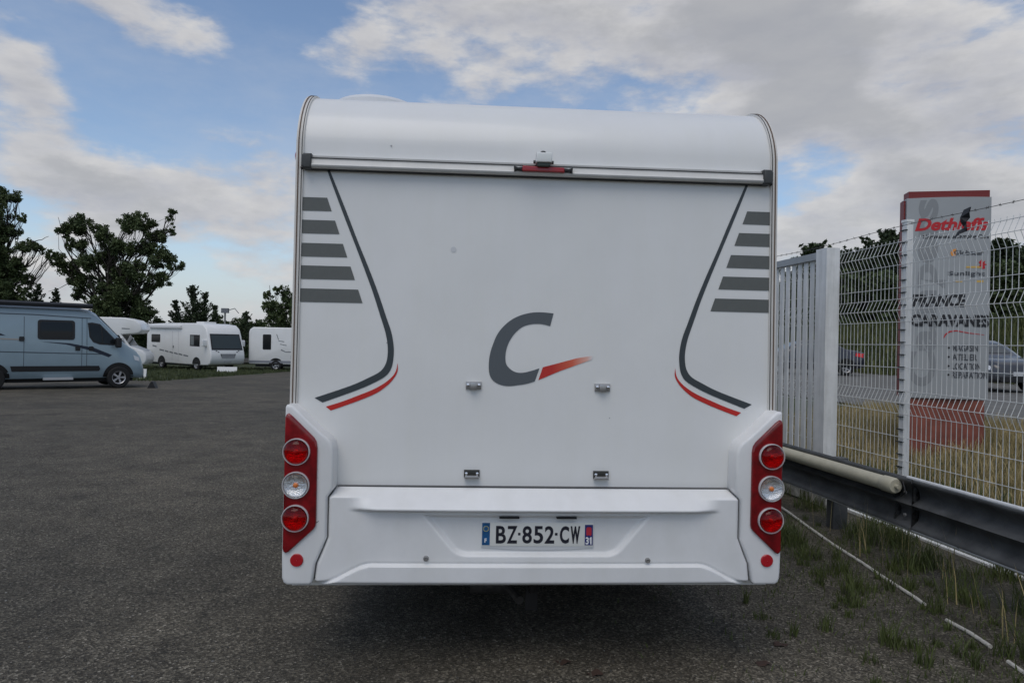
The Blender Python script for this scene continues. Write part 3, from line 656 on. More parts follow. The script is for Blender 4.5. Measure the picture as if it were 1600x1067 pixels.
# pale hose on the ground
for nm, seg in (('far', [(2.64, 6.9), (2.62, 6.43), (2.585, 5.9), (2.565, 5.40), (2.555, 4.9), (2.552, 4.72), (2.537, 4.24), (2.532, 4.14)]), ('near', [(2.518, 3.91), (2.528, 3.72), (2.524, 3.56)]), ('nearest', [(2.500, 3.40), (2.495, 3.30), (2.48, 3.05), (2.47, 2.6)])):
    o = MB().tube([(x, y, .020 + .004 * math.sin(y * 9)) for x, y in seg], .0115, 8).build('hose', HOSE)
    tag(o, {'far': 'long pale hose on the weedy asphalt, the far length', 'near': 'short pale length of hose lying between two weed tufts', 'nearest': 'pale length of hose at the bottom right corner'}[nm], 'hose', 'pale hose lengths on the asphalt')
# ------------------------------------------------------------------ pylon sign
SGX, SGY = 5.68, 9.0; SGZ = hz_(SGX, SGY)
SG = thing('pylon_sign', 'tall grey pylon sign with red cap, red base and caravan dealer lettering', 'sign', (SGX, SGY, SGZ), R(-11))
SGREY = mat('sign_silver', (.36, .372, .375), .45, .1, var=.05); SRED = mat('sign_red', (.19, .022, .02), .5)
sw = .50
def sface(off): return lambda a, z: (a, -.10 - .05 * (1 - (a / sw) ** 2) - off, z)
H0, H1 = .72, 3.33
b = MB(); ring = [(a, -.10 - .05 * (1 - (a / sw) ** 2)) for a in np.linspace(-sw, sw, 17)] + [(sw, .10), (-sw, .10)]
b.loft([[(x, y, z) for x, y in ring] for z in (H0, H1)]); b.build('sign_body', SGREY, SG, smooth=40)
MB().box(-sw + .02, sw - .02, -.10, .08, H1, H1 + .09).build('sign_cap', SRED, SG)
MB().box(-sw - .022, -sw - .003, -.06, .08, H0, H1 - .02).build('side_strip', SRED, SG)
MB().box(-sw + .01, sw - .04, -.10, .08, -.1, H0 - .02).build('sign_base', mat('sign_base_red', (.25, .075, .05), .6, var=.3, vscale=6), SG)
fs = sface(.004)
def sx_(px): return (px - 1478) / 130 * 1.0
def sz_(py): return H1 - (py - 307) / (618 - 307) * (H1 - H0)
GL = mat('sign_pale_grey', (.25, .26, .265), .5)
text('Campers', sx_(1445), sz_(455), sface(.002), 'ghost_lettering', GL, SG, rot=1, w=2.45, h=.42, bold=.035)
SR = mat('sign_letter_red', (.50, .014, .02), .4); SK = mat('sign_letter_black', (.015, .015, .018), .5); SO = mat('sign_orange', (.75, .30, .06), .5); SGY_ = mat('sign_letter_grey', (.07, .075, .085), .5)
text('Dethleffs', sx_(1482), sz_(349), fs, 'brand_lettering', SR, SG, w=.87, h=.165, bold=.035, shear=.25)
text('Caravanes et', sx_(1463), sz_(368), fs, 'sub_lettering', SK, SG, w=.40, h=.05, bold=.02)
text('Camping Cars', sx_(1513), sz_(368.5), fs, 'sub_lettering', SK, SG, w=.41, h=.065, bold=.02)
text('Globecar', sx_(1508), sz_(393), fs, 'brand_lettering', SGY_, SG, w=.36, h=.062, bold=.03)
MB().sheet([(sx_(1481), sz_(398)), (sx_(1487), sz_(399)), (sx_(1484), sz_(393)), (sx_(1488), sz_(387)), (sx_(1483), sz_(388)), (sx_(1479), sz_(393))], fs).build('orange_mark', SO, SG, 0)
text('Sunlight', sx_(1505), sz_(426), fs, 'brand_lettering', SGY_, SG, w=.45, h=.075, bold=.03)
SY = mat('sign_yellow', (.62, .40, .10), .5)
for x0, x1, y_ in ((1504, 1528, 415), (1488, 1532, 437)):
    MB().sheet([(sx_(x0), sz_(y_ + 1.6)), (sx_(x1), sz_(y_ + 1.6)), (sx_(x1), sz_(y_ - 1.8)), (sx_(x0), sz_(y_ - 1.0))], fs).build('yellow_bar', SY, SG, 0)
st_ = []
for k in range(14):
    a = 2 * math.pi * k / 14; r_ = .055 if k % 2 == 0 else .026; st_.append((sx_(1530) + r_ * math.cos(a), sz_(411) + r_ * 1.2 * math.sin(a)))
MB().sheet(st_, sface(.006)).build('red_splash', SR, SG, 0)
text('FRANCE', sx_(1464), sz_(467), fs, 'dealer_lettering', SK, SG, w=.61, h=.165, bold=.045)
text('CARAVANES', sx_(1482), sz_(498), fs, 'dealer_lettering', SK, SG, w=.93, h=.16, bold=.045)
MB().strip([(sx_(x), sz_(y)) for x, y in ((1471, 525), (1473, 519), (1480, 514), (1490, 512.6), (1510, 516), (1535, 519))], [(sx_(x), sz_(y)) for x, y in ((1472, 525), (1475, 520), (1481, 516), (1490, 514.2), (1510, 517.4), (1535, 519.6))], fs).build('red_arc', SR, SG, 0)
for t_, y_, w_ in (('MAGASIN', 540, .31), ('ATELIER', 554, .30), ('LOCATION', 568, .345), ('REPARATION', 581.5, .43)):
    text(t_, sx_(1485) + w_ / 2, sz_(y_), fs, 'service_lettering', SGY_, SG, w=w_, h=.083, bold=.025)
    MB().sheet([(sx_(1479.5) + .014 * math.cos(q), sz_(y_) + .014 * math.sin(q)) for q in np.linspace(0, 6.28, 11)[:-1]], fs).build('bullet', SK, SG, 0)

# ------------------------------------------------------------------ vehicles
def ring_half(hw, zb, zt):
    h = zt - zb
    return [(hw * .90, zb), (hw * .985, zb + .08 * h), (hw, zb + .2 * h), (hw, zb + .46 * h), (hw * .965, zb + .66 * h), (hw * .915, zb + .86 * h), (hw * .86, zb + .95 * h), (hw * .72, zb + .992 * h), (hw * .35, zt)]
class Body:
    def __init__(s, st): s.st = np.array(st, float)          # x, zb, zt, hw
    def at(s, x): return [np.interp(x, s.st[:, 0], s.st[:, k]) for k in (1, 2, 3)]
    def mesh(s):
        rings = []
        for x in sorted(set(list(s.st[:, 0]) + list(np.arange(s.st[0, 0], s.st[-1, 0], .25)))):
            zb, zt, hw = s.at(x); hf = ring_half(hw, zb, zt); rings.append([(x, y, z) for y, z in hf] + [(x, -y, z) for y, z in hf[::-1]])
        return MB().loft(rings)
    def y(s, x, z):
        zb, zt, hw = s.at(x); hf = ring_half(hw, zb, zt); return np.interp(z, [q[1] for q in hf], [q[0] for q in hf])
    def patch(s, poly, off, sgn, cuts=3):
        bm = bmesh.new(); bm.faces.new([bm.verts.new((a, b_, 0)) for a, b_ in poly]); bmesh.ops.triangulate(bm, faces=bm.faces[:])
        for _ in range(cuts):
            bmesh.ops.subdivide_edges(bm, edges=[e_ for e_ in bm.edges if e_.calc_length() > .15], cuts=1); bmesh.ops.triangulate(bm, faces=bm.faces[:])
        bm.verts.index_update(); b_ = MB()
        b_.add([(q.co.x, sgn * (s.y(q.co.x, q.co.y) + off), q.co.y) for q in bm.verts], [tuple(q.index for q in f_.verts) for f_ in bm.faces]); bm.free(); return b_
def disc(cx_, cz_, r_, n_=22, a0=0, a1=2 * math.pi): return [(cx_ + r_ * math.cos(a), cz_ + r_ * math.sin(a)) for a in np.linspace(a0, a1, n_ + 1)[:n_ if a1 - a0 > 6.2 else n_ + 1]]
def rrect(x0, x1, z0, z1, r_=.06, n_=4):
    o = []
    for cx_, cz_, a in ((x1 - r_, z1 - r_, 0), (x0 + r_, z1 - r_, 90), (x0 + r_, z0 + r_, 180), (x1 - r_, z0 + r_, 270)):
        o += [(cx_ + r_ * math.cos(R(a + 90 * k / n_)), cz_ + r_ * math.sin(R(a + 90 * k / n_))) for k in range(n_ + 1)]
    return o
# blue camper van
BLUE = mat('pale_blue_paint', (.25, .33, .375), .35, .15, var=.04, coat=.4); NAVY = mat('navy_decal', (.012, .018, .035), .4)
SEAMB = mat('blue_seam', (.055, .075, .09), .6)
VAN = thing('camper_van', 'pale blue camper van with black awning and dark side stripes, on the left', 'van')
vb = Body([(0, .38, 2.40, .88), (.05, .36, 2.48, .97), (.3, .34, 2.52, 1.02), (1.0, .34, 2.54, 1.03), (3.3, .34, 2.53, 1.03), (3.55, .34, 2.49, 1.02), (3.75, .34, 2.38, 1.01), (4.2, .34, 1.92, 1.0), (4.62, .34, 1.47, .98), (4.8, .33, 1.33, .97), (5.0, .32, 1.20, .93), (5.12, .31, 1.05, .88), (5.2, .32, .86, .80), (5.25, .36, .70, .72)])
vb.mesh().build('van_body', BLUE, VAN, smooth=40)
for s in (-1, 1):
    def vp(name, poly, m_, off=.005, par=VAN): return vb.patch(poly, off, s).build(name, m_, par, smooth=30)
    wf = vp('side_window', rrect(2.13, 3.14, 1.52, 2.12, .08), BLACK, .010); vp('pane', rrect(2.20, 3.07, 1.58, 2.06, .06), GLASSDK, .016, wf)
    wf = vp('door_window', [(3.50, 2.06), (3.62, 2.08), (3.86, 2.04), (4.36, 1.52), (4.40, 1.40), (4.25, 1.37), (3.85, 1.39), (3.66, 1.46), (3.55, 1.62)], BLACK, .008); vp('pane', [(3.55, 2.02), (3.82, 2.0), (3.88, 1.96), (3.92, 1.44), (3.7, 1.49), (3.59, 1.64)], GLASSDK, .014, wf); vp('pane', [(3.93, 1.92), (4.30, 1.52), (4.33, 1.43), (3.96, 1.43)], GLASSDK, .014, wf)
    vp('black_moulding', [(1.48, .56), (3.84, .56), (3.88, .62), (3.84, .72), (1.44, .72)], BLACK, .014)
    vp('roof_moulding', [(.1, 2.28), (2.0, 2.28), (3.6, 2.22), (3.6, 2.19), (2.0, 2.25), (.1, 2.25)], SEAMB, .006)
    vp('door_swoosh', [(2.2, 1.46), (2.9, 1.38), (3.6, 1.2), (4.12, .99), (4.22, 1.06), (3.7, 1.28), (3.0, 1.42)], NAVY, .006)
    vp('rear_swoosh', [(.55, 2.2), (.75, 2.2), (1.1, 1.72), (1.32, 1.62), (1.05, 1.62)], NAVY, .006)
    vp('crease', [(.3, 1.18), (3.9, 1.10), (3.9, 1.075), (.3, 1.15)], SEAMB, .004)
    vp('rail_track', [(.3, 1.57), (1.72, 1.53), (1.72, 1.49), (.3, 1.53)], mat('track_beige', (.3, .28, .25), .6), .008)
    for x_ in (1.78, 3.34, 3.48): vp('door_gap', [(x_ - .008, .5), (x_ + .008, .5), (x_ + .008, 2.2), (x_ - .008, 2.2)], SEAMB, .003)
    for x_, z_ in ((1.72, 1.53), (3.22, 1.26), (3.60, 1.26)): vp('door_handle', rrect(x_ - .07, x_ + .07, z_ - .07, z_ + .07, .03), BLACK, .025)
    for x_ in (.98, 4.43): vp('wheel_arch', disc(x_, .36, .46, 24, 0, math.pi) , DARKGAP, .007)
    for x_ in (.98, 4.43): wheel(VAN, (x_, s * 1.045, .345), .345, .23, s, 'y')
    m = MB(); m.prism(rrect(4.30, 4.46, 1.30, 1.62, .05), 1.0, 1.24, (lambda s: lambda a, z, h: (a, s * h, z))(s), .03); mi = m.build('door_mirror', BLACK, VAN)
    m = MB().box(4.302, 4.306, min(s * 1.04, s * 1.2), max(s * 1.04, s * 1.2), 1.36, 1.58); m.build('mirror_glass', CHROME, mi)
    vp('headlamp', [(4.92, .90), (5.08, .86), (5.07, .98), (4.88, 1.06)], mat('headlamp_clear', (.6, .62, .63), .15), .012)
MB().loft([[(x, y, z) for y, z in ((-1.03, 2.50), (-.78, 2.53), (-.78, 2.64), (-.98, 2.66), (-1.06, 2.60))] for x in (-.05, 3.62)]).build('awning', mat('awning_black', (.018, .02, .024), .5), VAN)
m = MB(); ws = []
for x in (3.80, 4.1, 4.4, 4.66): zb, zt, hw = vb.at(x); ws.append([(x + .02, y * hw, zt + .012 - .02 * (y / .7) ** 2 * 0.7) for y in np.linspace(-.70, .70, 7)])
m.loft(ws, cap=False, closed=False).build('windscreen', GLASSDK, VAN)
MB().box(2.3, 3.1, -1.12, -.9, .30, .37).build('entry_step', mat('step_grey', (.42, .43, .44), .5), VAN)
MB().box(.6, 4.9, -.8, .8, .22, .36).build('underbody', UNDER, VAN)
MB().box(5.1, 5.27, -.66, .66, .31, .56).build('front_bumper', SEAMB, VAN)
VX, VY, VA = -13.1, 22.8, R(41)           # ground point under the front right wheel, heading
def place(o, wheel_local, x, y, a):
    c, s = math.cos(a), math.sin(a); lx, ly = wheel_local
    o.location = (x - (c * lx - s * ly), y - (s * lx + c * ly), hz_(x, y) + .012); o.rotation_euler = (0, 0, a)
VAN.scale = (.985, 1.04, 1.04)
place(VAN, (4.43 * .985, -1.03 * 1.04), VX, VY, VA)
o = MB(); o.prism([(-.16, 0), (.12, 0), (.02, .22), (-.04, .22)], -.1, .1, lambda a, z, h: (a, h, z), .01)
o = tag(o.build('wheel_chock', BLACK), 'small black wedge on the asphalt in front of the blue van', 'wedge'); o.location = (-12.15, 23.2, hz_(-12, 23.2) + .012)
# box-shaped motorhomes: a side silhouette, rounded along both flanks
def coach(name, label, sil, wdt, wheels, m_=WHITE):
    o = thing(name, label, 'motorhome', group=None); m = MB()
    m.prism(sil, -wdt / 2, wdt / 2, lambda a, z, h: (a, h, z), .07, 3, both=True); m.build('body_shell', m_, o, smooth=45)
    for x_ in wheels:
        for s in (-1, 1):
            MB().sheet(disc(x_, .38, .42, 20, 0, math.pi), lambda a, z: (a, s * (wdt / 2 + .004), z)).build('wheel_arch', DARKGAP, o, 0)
            wheel(o, (x_, s * (wdt / 2 + .012), .33), .33, .2, s, 'y', n=20)
    MB().box(.4, wheels[-1] + .3, -wdt / 2 + .1, wdt / 2 - .1, .25, .42).build('underbody', UNDER, o)
    return o
def flank(o, poly, name, m_, wdt, off=.006, par=None, thick=.0):
    for s in (-1, 1):
        b_ = MB(); b_.sheet(poly, lambda a, z: (a, s * (wdt / 2 + off), z)); r_ = b_.build(name, m_, par or o, 0)
    return r_
# A-class with the big windscreen
silA = [(0, .55), (.05, .36), (5.9, .32), (6.55, .34), (6.78, .45), (6.88, .75), (6.85, 1.05), (6.77, 1.28), (6.47, 2.20), (6.32, 2.52), (6.0, 2.74), (5.2, 2.82), (2.5, 2.83), (.1, 2.78), (0, 2.70)]
AC = coach('integrated_motorhome', 'white integrated motorhome with wide dark windscreen, parked on the grass by trees', silA, 2.28, (1.75, 5.45))
def front_pt(t, y, off=.012, a=(6.77, 1.28), c_=(6.47, 2.20)):
    x, z = a[0] + (c_[0] - a[0]) * t, a[1] + (c_[1] - a[1]) * t; n_ = Vector((c_[1] - a[1], -(c_[0] - a[0]))).normalized(); return (x + n_.x * off, y, z + n_.y * off)
def front_patch(o, t0, t1, y0, y1, name, m_, off=.012, a=(6.77, 1.28), c_=(6.47, 2.20), inset=.0, par=None):
    b_ = MB(); b_.add([front_pt(t0, y0, off, a, c_), front_pt(t0, y1, off, a, c_), front_pt(t1, y1 - inset, off, a, c_), front_pt(t1, y0 + inset, off, a, c_)], [(0, 1, 2, 3)]); return b_.build(name, m_, par or o, 0)
front_patch(AC, -.04, 1.0, -1.04, 1.04, 'windscreen', BLACK, .010, inset=.05); front_patch(AC, .06, .92, -.96, .96, 'pane', mat('green_grey_glass', (.035, .045, .043), .08, spec=.6), .016, inset=.05)
GRY = mat('grille_grey', (.16, .17, .18), .5); DKG = mat('grille_dark', (.05, .055, .06), .5)
gf = dict(a=(6.88, .75), c_=(6.85, 1.05))
gp = front_patch(AC, .0, .9, -.42, .42, 'grille', DKG, .010, inset=-.1, **gf)
for k in range(4): front_patch(AC, .06 + .22 * k, .17 + .22 * k, -.44, .44, 'grille_bar', mat('bar_grey', (.42, .43, .44), .4), .02, par=gp, **gf)
front_patch(AC, .15, .5, -.26, .26, 'front_plate', mat('plate_pale', (.5, .5, .5), .5), .012, a=(6.78, .45), c_=(6.88, .75))
for s in (-1, 1):
    for k in range(3): front_patch(AC, .2 + .3 * k, .42 + .3 * k, s * (.62 + .12 * k) - .05, s * (.62 + .12 * k) + .05, 'headlamp', DKG, .012, a=(6.85, 1.05), c_=(6.77, 1.28))
    m = MB(); m.prism(rrect(6.3, 6.48, 1.45, 1.85, .05), 1.12, 1.42, (lambda s: lambda a, z, h: (a, s * h, z))(s), .03); m.build('door_mirror', WHITE, AC)
wa = 2.28
fr = flank(AC, rrect(.55, 1.55, 1.62, 2.12, .06), 'side_window', BLACK, wa); flank(AC, rrect(.6, 1.5, 1.67, 2.07, .05), 'pane', GLASSDK, wa, .010, fr)
fr = flank(AC, [(4.75, 1.45), (5.75, 1.42), (5.75, 2.12), (4.75, 2.12)], 'cab_window', BLACK, wa); flank(AC, [(4.82, 1.5), (5.15, 1.5), (5.15, 2.06), (4.82, 2.06)], 'pane', mat('pale_pane', (.16, .18, .18), .1), wa, .010, fr); flank(AC, [(5.22, 1.5), (5.7, 1.48), (5.7, 2.06), (5.22, 2.06)], 'pane', GLASSDK, wa, .010, fr)
STG = mat('script_grey', (.16, .17, .18), .5)
for x_, z_, l_ in ((.7, 1.36, .45), (1.5, 1.12, .5), (2.1, 1.06, .4), (2.6, 1.0, .4), (3.1, .95, .4), (3.6, .90, .4), (4.1, .84, .5)): flank(AC, [(x_, z_), (x_ + l_, z_ - .05), (x_ + l_, z_ + .03), (x_, z_ + .09)], 'script_decal', STG, wa)
for x_ in (2.9, 3.55): flank(AC, [(x_, .5), (x_ + .015, .5), (x_ + .015, 2.35), (x_, 2.35)], 'door_gap', mat('pale_gap', (.35, .35, .36), .6), wa)
flank(AC, rrect(2.98, 3.06, 1.3, 1.45, .02), 'door_handle', DKG, wa, .02)
m = MB(); m.prism([(.4, 2.50), (3.9, 2.50), (3.9, 2.66), (.4, 2.68)], -1.26, -1.10, lambda a, z, h: (a, h, z), .02, both=True); m.build('awning', mat('awning_white', (.66, .66, .66), .5), AC)
MB().box(4.2, 5.0, -.4, .4, 2.80, 2.93).build('roof_hatch', WHITE, AC)
place(AC, (5.45, -1.15), -18.75, 40.6, R(-33))
# low profile motorhome partly hidden behind the big one
silL = [(0, .6), (.04, .42), (6.2, .36), (6.9, .4), (7.0, .8), (6.85, 1.15), (6.3, 1.4), (5.75, 2.1), (5.2, 2.6), (4.6, 2.72), (.25, 2.72), (.06, 2.58), (0, 2.4)]
LP = coach('low_profile_motorhome', 'white low profile motorhome with grey skirt, half hidden behind the large motorhome', silL, 2.28, (1.62, 5.7))
fr = flank(LP, rrect(.82, 1.32, 1.32, 2.28, .06), 'side_window', BLACK, wa); flank(LP, rrect(.86, 1.28, 1.38, 2.22, .05), 'pane', GLASSDK, wa, .010, fr)
flank(LP, [(.03, .50), (5.9, .45), (5.9, .60), (.03, .64)], 'skirt', mat('skirt_grey', (.24, .25, .28), .5), wa, .005)
for P_ in ([(1.62, 2.3), (1.66, 2.3), (1.78, 1.95), (1.74, 1.95)], [(1.75, 1.9), (2.1, 1.86), (2.1, 1.82), (1.75, 1.86)], [(1.85, 1.7), (2.25, 1.62), (2.25, 1.58), (1.85, 1.66)], [(1.9, 1.3), (2.2, 1.16), (4.5, 1.2), (4.5, 1.25), (2.2, 1.21), (1.94, 1.36)]): flank(LP, P_, 'line_decal', STG, wa)
for x_, z_ in ((2.55, 2.15), (2.5, .85)): flank(LP, rrect(x_, x_ + .32, z_ - .14, z_ + .14, .03), 'service_hatch', mat('hatch_grey', (.42, .43, .44), .6), wa, .012)
place(LP, (1.62, -1.15), -14.85, 43.0, R(14))
# alcove motorhome behind the van
silC = [(0, .5), (4.2, .36), (5.0, .36), (5.9, .36), (6.02, .6), (5.98, .95), (5.75, 1.15), (5.15, 1.38), (4.72, 2.02), (5.35, 2.06), (5.62, 2.12), (5.76, 2.3), (5.68, 2.6), (5.4, 2.84), (4.9, 2.95), (.2, 2.98), (0, 2.85)]
AL = coach('alcove_motorhome', 'white over cab motorhome mostly hidden behind the blue camper van', silC, 2.22, (1.5, 5.05))
front_patch(AL, .05, .95, -.92, .92, 'windscreen', GLASSDK, .012, a=(5.15, 1.38), c_=(4.72, 2.02))
flank(AL, [(4.2, 1.42), (4.98, 1.40), (4.62, 1.98), (4.2, 1.98)], 'cab_window', GLASSDK, 2.22)
flank(AL, [(4.75, 2.32), (5.15, 2.32), (5.15, 2.36), (4.75, 2.38)], 'alcove_vent', GRY, 2.22)
for s in (-1, 1):
    m = MB(); m.prism(rrect(4.7, 4.85, 1.4, 1.85, .04), 1.12, 1.34, (lambda s: lambda a, z, h: (a, s * h, z))(s), .03); m.build('door_mirror', WHITE, AL)
place(AL, (5.05, -1.12), -21.4, 38.0, R(17))
PAPER = mat('board_white', (.72, .72, .70), .5)
def price_board(x, y, a, wd, ht, label):
    t = thing('price_board', label, 'board', (x, y, hz_(x, y) + .012), a); c_ = MB()
    c_.add([(-wd / 2, 0, .02), (wd / 2, 0, .02), (wd / 2, .10, ht), (-wd / 2, .10, ht), (-wd / 2, .015, .02), (wd / 2, .015, .02), (wd / 2, .115, ht), (-wd / 2, .115, ht)], [(0, 1, 2, 3), (5, 4, 7, 6), (0, 4, 5, 1), (2, 6, 7, 3), (0, 3, 7, 4), (1, 5, 6, 2)]); c_.build('board_face', PAPER, t)
    m = MB(); m.box(-wd / 2 + .05, -wd / 2 + .09, .1, .3, 0, ht * .8); m.box(wd / 2 - .09, wd / 2 - .05, .1, .3, 0, ht * .8); m.build('strut', GRY, t)
price_board(-16.2, 38.9, R(18), 1.05, .30, 'low white price board on the ground before the integrated motorhome')
price_board(-15.9, 29.4, R(10), .30, .42, 'small white price board beside the nose of the blue camper van')
# cars beyond the fence
def car(name, label, paint, st, x, y, a, base=.02):
    o = thing(name, label, 'car', (x, y, hz_(x, y) + base), a, 'cars beyond the fence'); cb = Body(st); cb.mesh().build('car_body', paint, o, smooth=50)
    for s in (-1, 1):
        for x_ in (.82, 3.55):
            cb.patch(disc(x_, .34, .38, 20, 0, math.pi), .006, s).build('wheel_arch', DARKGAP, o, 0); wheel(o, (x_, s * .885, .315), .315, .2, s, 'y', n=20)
    return o, cb
stc = [(0, .42, .78, .72), (.06, .36, .98, .82), (.3, .30, 1.04, .87), (.75, .26, 1.10, .88), (1.35, .24, 1.42, .88), (1.9, .24, 1.47, .88), (2.4, .24, 1.44, .88), (2.75, .24, 1.32, .88), (3.35, .24, .98, .88), (3.9, .26, .90, .86), (4.25, .28, .80, .80), (4.38, .34, .68, .68)]
DBL = mat('dark_navy_paint', (.018, .02, .032), .3, coat=.6); DGR = mat('anthracite_paint', (.03, .033, .04), .3, coat=.6)
PALE_GL = mat('car_glass', (.05, .06, .065), .06)
def glaze(o, cb):
    for s in (-1, 1): cb.patch([(1.0, 1.02), (1.42, 1.34), (2.35, 1.36), (2.95, 1.06), (2.95, 1.0), (1.05, .97)], .008, s).build('side_glass', PALE_GL, o, 30)
    for a_, c_ in ((.85, 1.3), (2.72, 3.2)):
        m = MB(); rr_ = []
        for x in np.linspace(a_, c_, 4):
            zb, zt, hw = cb.at(x); rr_.append([(x, y * hw, zt + .010) for y in np.linspace(-.62, .62, 5)])
        m.loft(rr_, cap=False, closed=False).build('windscreen', PALE_GL, o)
CA, cba = car('parked_car', 'dark car with red tail lamp half hidden behind the slatted gate', DBL, stc, 14.75, 29.1, R(180 - 4))
CB_, cbb = car('parked_car', 'dark grey car with headlamps showing, behind the pylon sign', DGR, stc, 13.75, 22.75, R(-90))
for o, cb in ((CA, cba), (CB_, cbb)):
    glaze(o, cb)
    for s in (-1, 1):
        cb.patch([(.02, .74), (.45, .82), (.42, .95), (.06, .92)], .012, s).build('tail_lamp', mat('car_tail_red', (.6, .02, .02), .2), o, 30)
        cb.patch([(3.95, .66), (4.28, .60), (4.22, .72), (3.9, .80)], .012, s).build('headlamp', mat('car_headlamp', (.75, .76, .78), .1), o, 30)
    MB().box(4.30, 4.42, -.26, .26, .46, .57).build('front_plate', mat('car_plate', (.55, .56, .57), .5), o)
    MB().box(4.2, 4.40, -.6, .6, .30, .42).build('lower_grille', BLACK, o)
    MB().box(-.04, .06, -.26, .26, .6, .71).build('rear_plate', MATS['car_plate'], o)

# ------------------------------------------------------------------ trees
BARK = mat('bark', (.035, .030, .024), .9, var=.4, vscale=8)
def leaf_mesh(name, P, size, m, elong=1.0, seed=0):
    rg_ = np.random.default_rng(seed); n = len(P)
    a = rg_.normal(size=(n, 3)); a /= np.linalg.norm(a, axis=1)[:, None]; b_ = rg_.normal(size=(n, 3)); b_ -= a * (a * b_).sum(1)[:, None]; b_ /= np.linalg.norm(b_, axis=1)[:, None]
    s = size * rg_.uniform(.55, 1.25, n)[:, None]; a = a * s * elong; b_ = b_ * s * .62
    V = np.stack([P - a, P + b_ * .9 - a * .1, P + a, P - b_ * .9 + a * .1], 1).reshape(-1, 3)
    me = bpy.data.meshes.new(name); F = np.arange(n * 4).reshape(n, 4)
    me.from_pydata(V.tolist(), [], F.tolist()); me.materials.append(m); return me
def clump_pts(c, r, n, rg_):
    d = rg_.normal(size=(n, 3)); d /= np.linalg.norm(d, axis=1)[:, None]; rad = rg_.uniform(.1, 1, n) ** .6 * rg_.uniform(.8, 1.35, n)
    return np.asarray(c) + d * rad[:, None] * np.asarray(r)
def limb(b, p0, p1, r0, r1, rg_, sag=.12, n=6):
    p0, p1 = Vector(p0), Vector(p1); ln = (p1 - p0).length; pts, rr = [], []
    off = Vector(rg_.normal(size=3)) * ln * sag
    for i in range(n + 1):
        t = i / n; pts.append(p0.lerp(p1, t) + off * math.sin(t * math.pi) * .6 + Vector(rg_.normal(size=3)) * ln * .018 * (0 < i < n)); rr.append(r0 + (r1 - r0) * t)
    b.tube(pts, rr, 7); return pts
def broad_tree(name, label, base, clumps, lm, trunk_r, leaf=.17, density=420, seed=1, twig=5, fork=.3, group=None, bare=()):
    # clumps: (dx, dy, z, rx, rz)
    rg_ = np.random.default_rng(seed); bx, by, bz = base
    t = thing(name, label, 'tree', base, group=group); wood = MB(); LP_ = []
    topz = max(c_[2] for c_ in clumps); fz = topz * fork
    tp = limb(wood, (0, 0, -.2), (clumps[0][0] * .1, 0, fz), trunk_r, trunk_r * .75, rg_, .03)
    hub = tp[-1]
    for dx, dy, z, rx, rz in clumps:
        c_ = Vector((dx, dy, z)); st0 = tp[rg_.integers(3, 7)] if z < fz * 1.6 else hub
        path = limb(wood, st0, c_, trunk_r * .27, trunk_r * .07, rg_, .14, 8)
        nsub = max(9, int(twig * rx * 5.2))
        for _ in range(nsub):
            d = rg_.normal(size=3); d /= np.linalg.norm(d); e_ = np.array(c_) + d * np.array([rx, rx, rz]) * rg_.uniform(.3, 1.18)
            limb(wood, path[rg_.integers(4, 9)], e_, trunk_r * .07, trunk_r * .02, rg_, .12, 4)
            rsub = rx * rg_.uniform(.20, .46); LP_.append(clump_pts(e_, (rsub, rsub, rsub * .95), int(density * rsub ** 2) + 12, rg_))
    for p0, p1 in bare: limb(wood, p0, p1, .05, .015, rg_, .08, 6)
    wood.build('trunk', BARK, t)
    obj('crown', leaf_mesh('crown', np.concatenate(LP_), leaf, lm, 1., seed), t)
    return t
OAK = leafmat('oak_leaves', (.088, .115, .045), (.036, .054, .022)); BUSH = leafmat('bush_leaves', (.082, .108, .040), (.036, .054, .022)); CONI = leafmat('conifer_needles', (.060, .082, .038), (.028, .042, .020))
TY = 56.
def tx(px, Y=TY): return (px - 800 + .0203 * (420 - 533)) / 1067 * Y
def tz(px, py, Y=TY): return 1.55 - (py - 533.5 - 2.7 - .0203 * (px - 800)) / 1067 * Y
def cl(px0, lst, Y=TY):
    X0 = tx(px0, Y); B = hz_(X0, Y); o = []
    for k, (px, py, r_, *rest) in enumerate(lst):
        rz = rest[0] if rest else r_ * .8; o.append((tx(px, Y) - X0, (-1) ** k * .25 * (k % 4) * r_ / 20, tz(px, py, Y) - B, r_ / 1067 * Y, rz / 1067 * Y))
    return (X0, Y, B), o
base, c_ = cl(188, [(122, 352, 17, 15), (100, 362, 12, 12), (150, 362, 13, 14), (172, 372, 13), (205, 348, 17, 16), (228, 352, 16, 16), (245, 370, 14), (268, 335, 9, 10), (266, 360, 8, 9), (125, 385, 15), (160, 395, 18), (195, 390, 17), (228, 388, 18), (255, 405, 18), (270, 412, 11), (140, 412, 17), (110, 420, 15), (95, 408, 12), (180, 425, 20), (215, 425, 18), (250, 435, 15), (130, 440, 17), (160, 450, 18), (195, 455, 22), (230, 450, 13), (125, 460, 12), (205, 480, 22), (175, 480, 20), (225, 490, 16)])
broad_tree('oak_tree', 'large dark oak with open ragged crown behind the blue van', base, c_, OAK, .42, leaf=.108, density=900, seed=3, bare=(((-3.0, 0, 8.2), (-5.2, 0, 11.8)), ((-1.5, 0, 6.5), (-6.0, .2, 5.7))))
base, c_ = cl(-22, [(8, 305, 14, 13), (-10, 310, 16), (22, 312, 7, 6), (0, 335, 18, 20), (30, 342, 9), (10, 365, 16), (-20, 350, 25), (5, 390, 22), (40, 385, 14, 9), (62, 388, 10, 8), (75, 398, 10, 8), (-20, 400, 28), (0, 420, 24), (28, 415, 14), (35, 435, 13), (10, 450, 22), (40, 455, 10), (25, 470, 16), (-20, 460, 26)], 54)
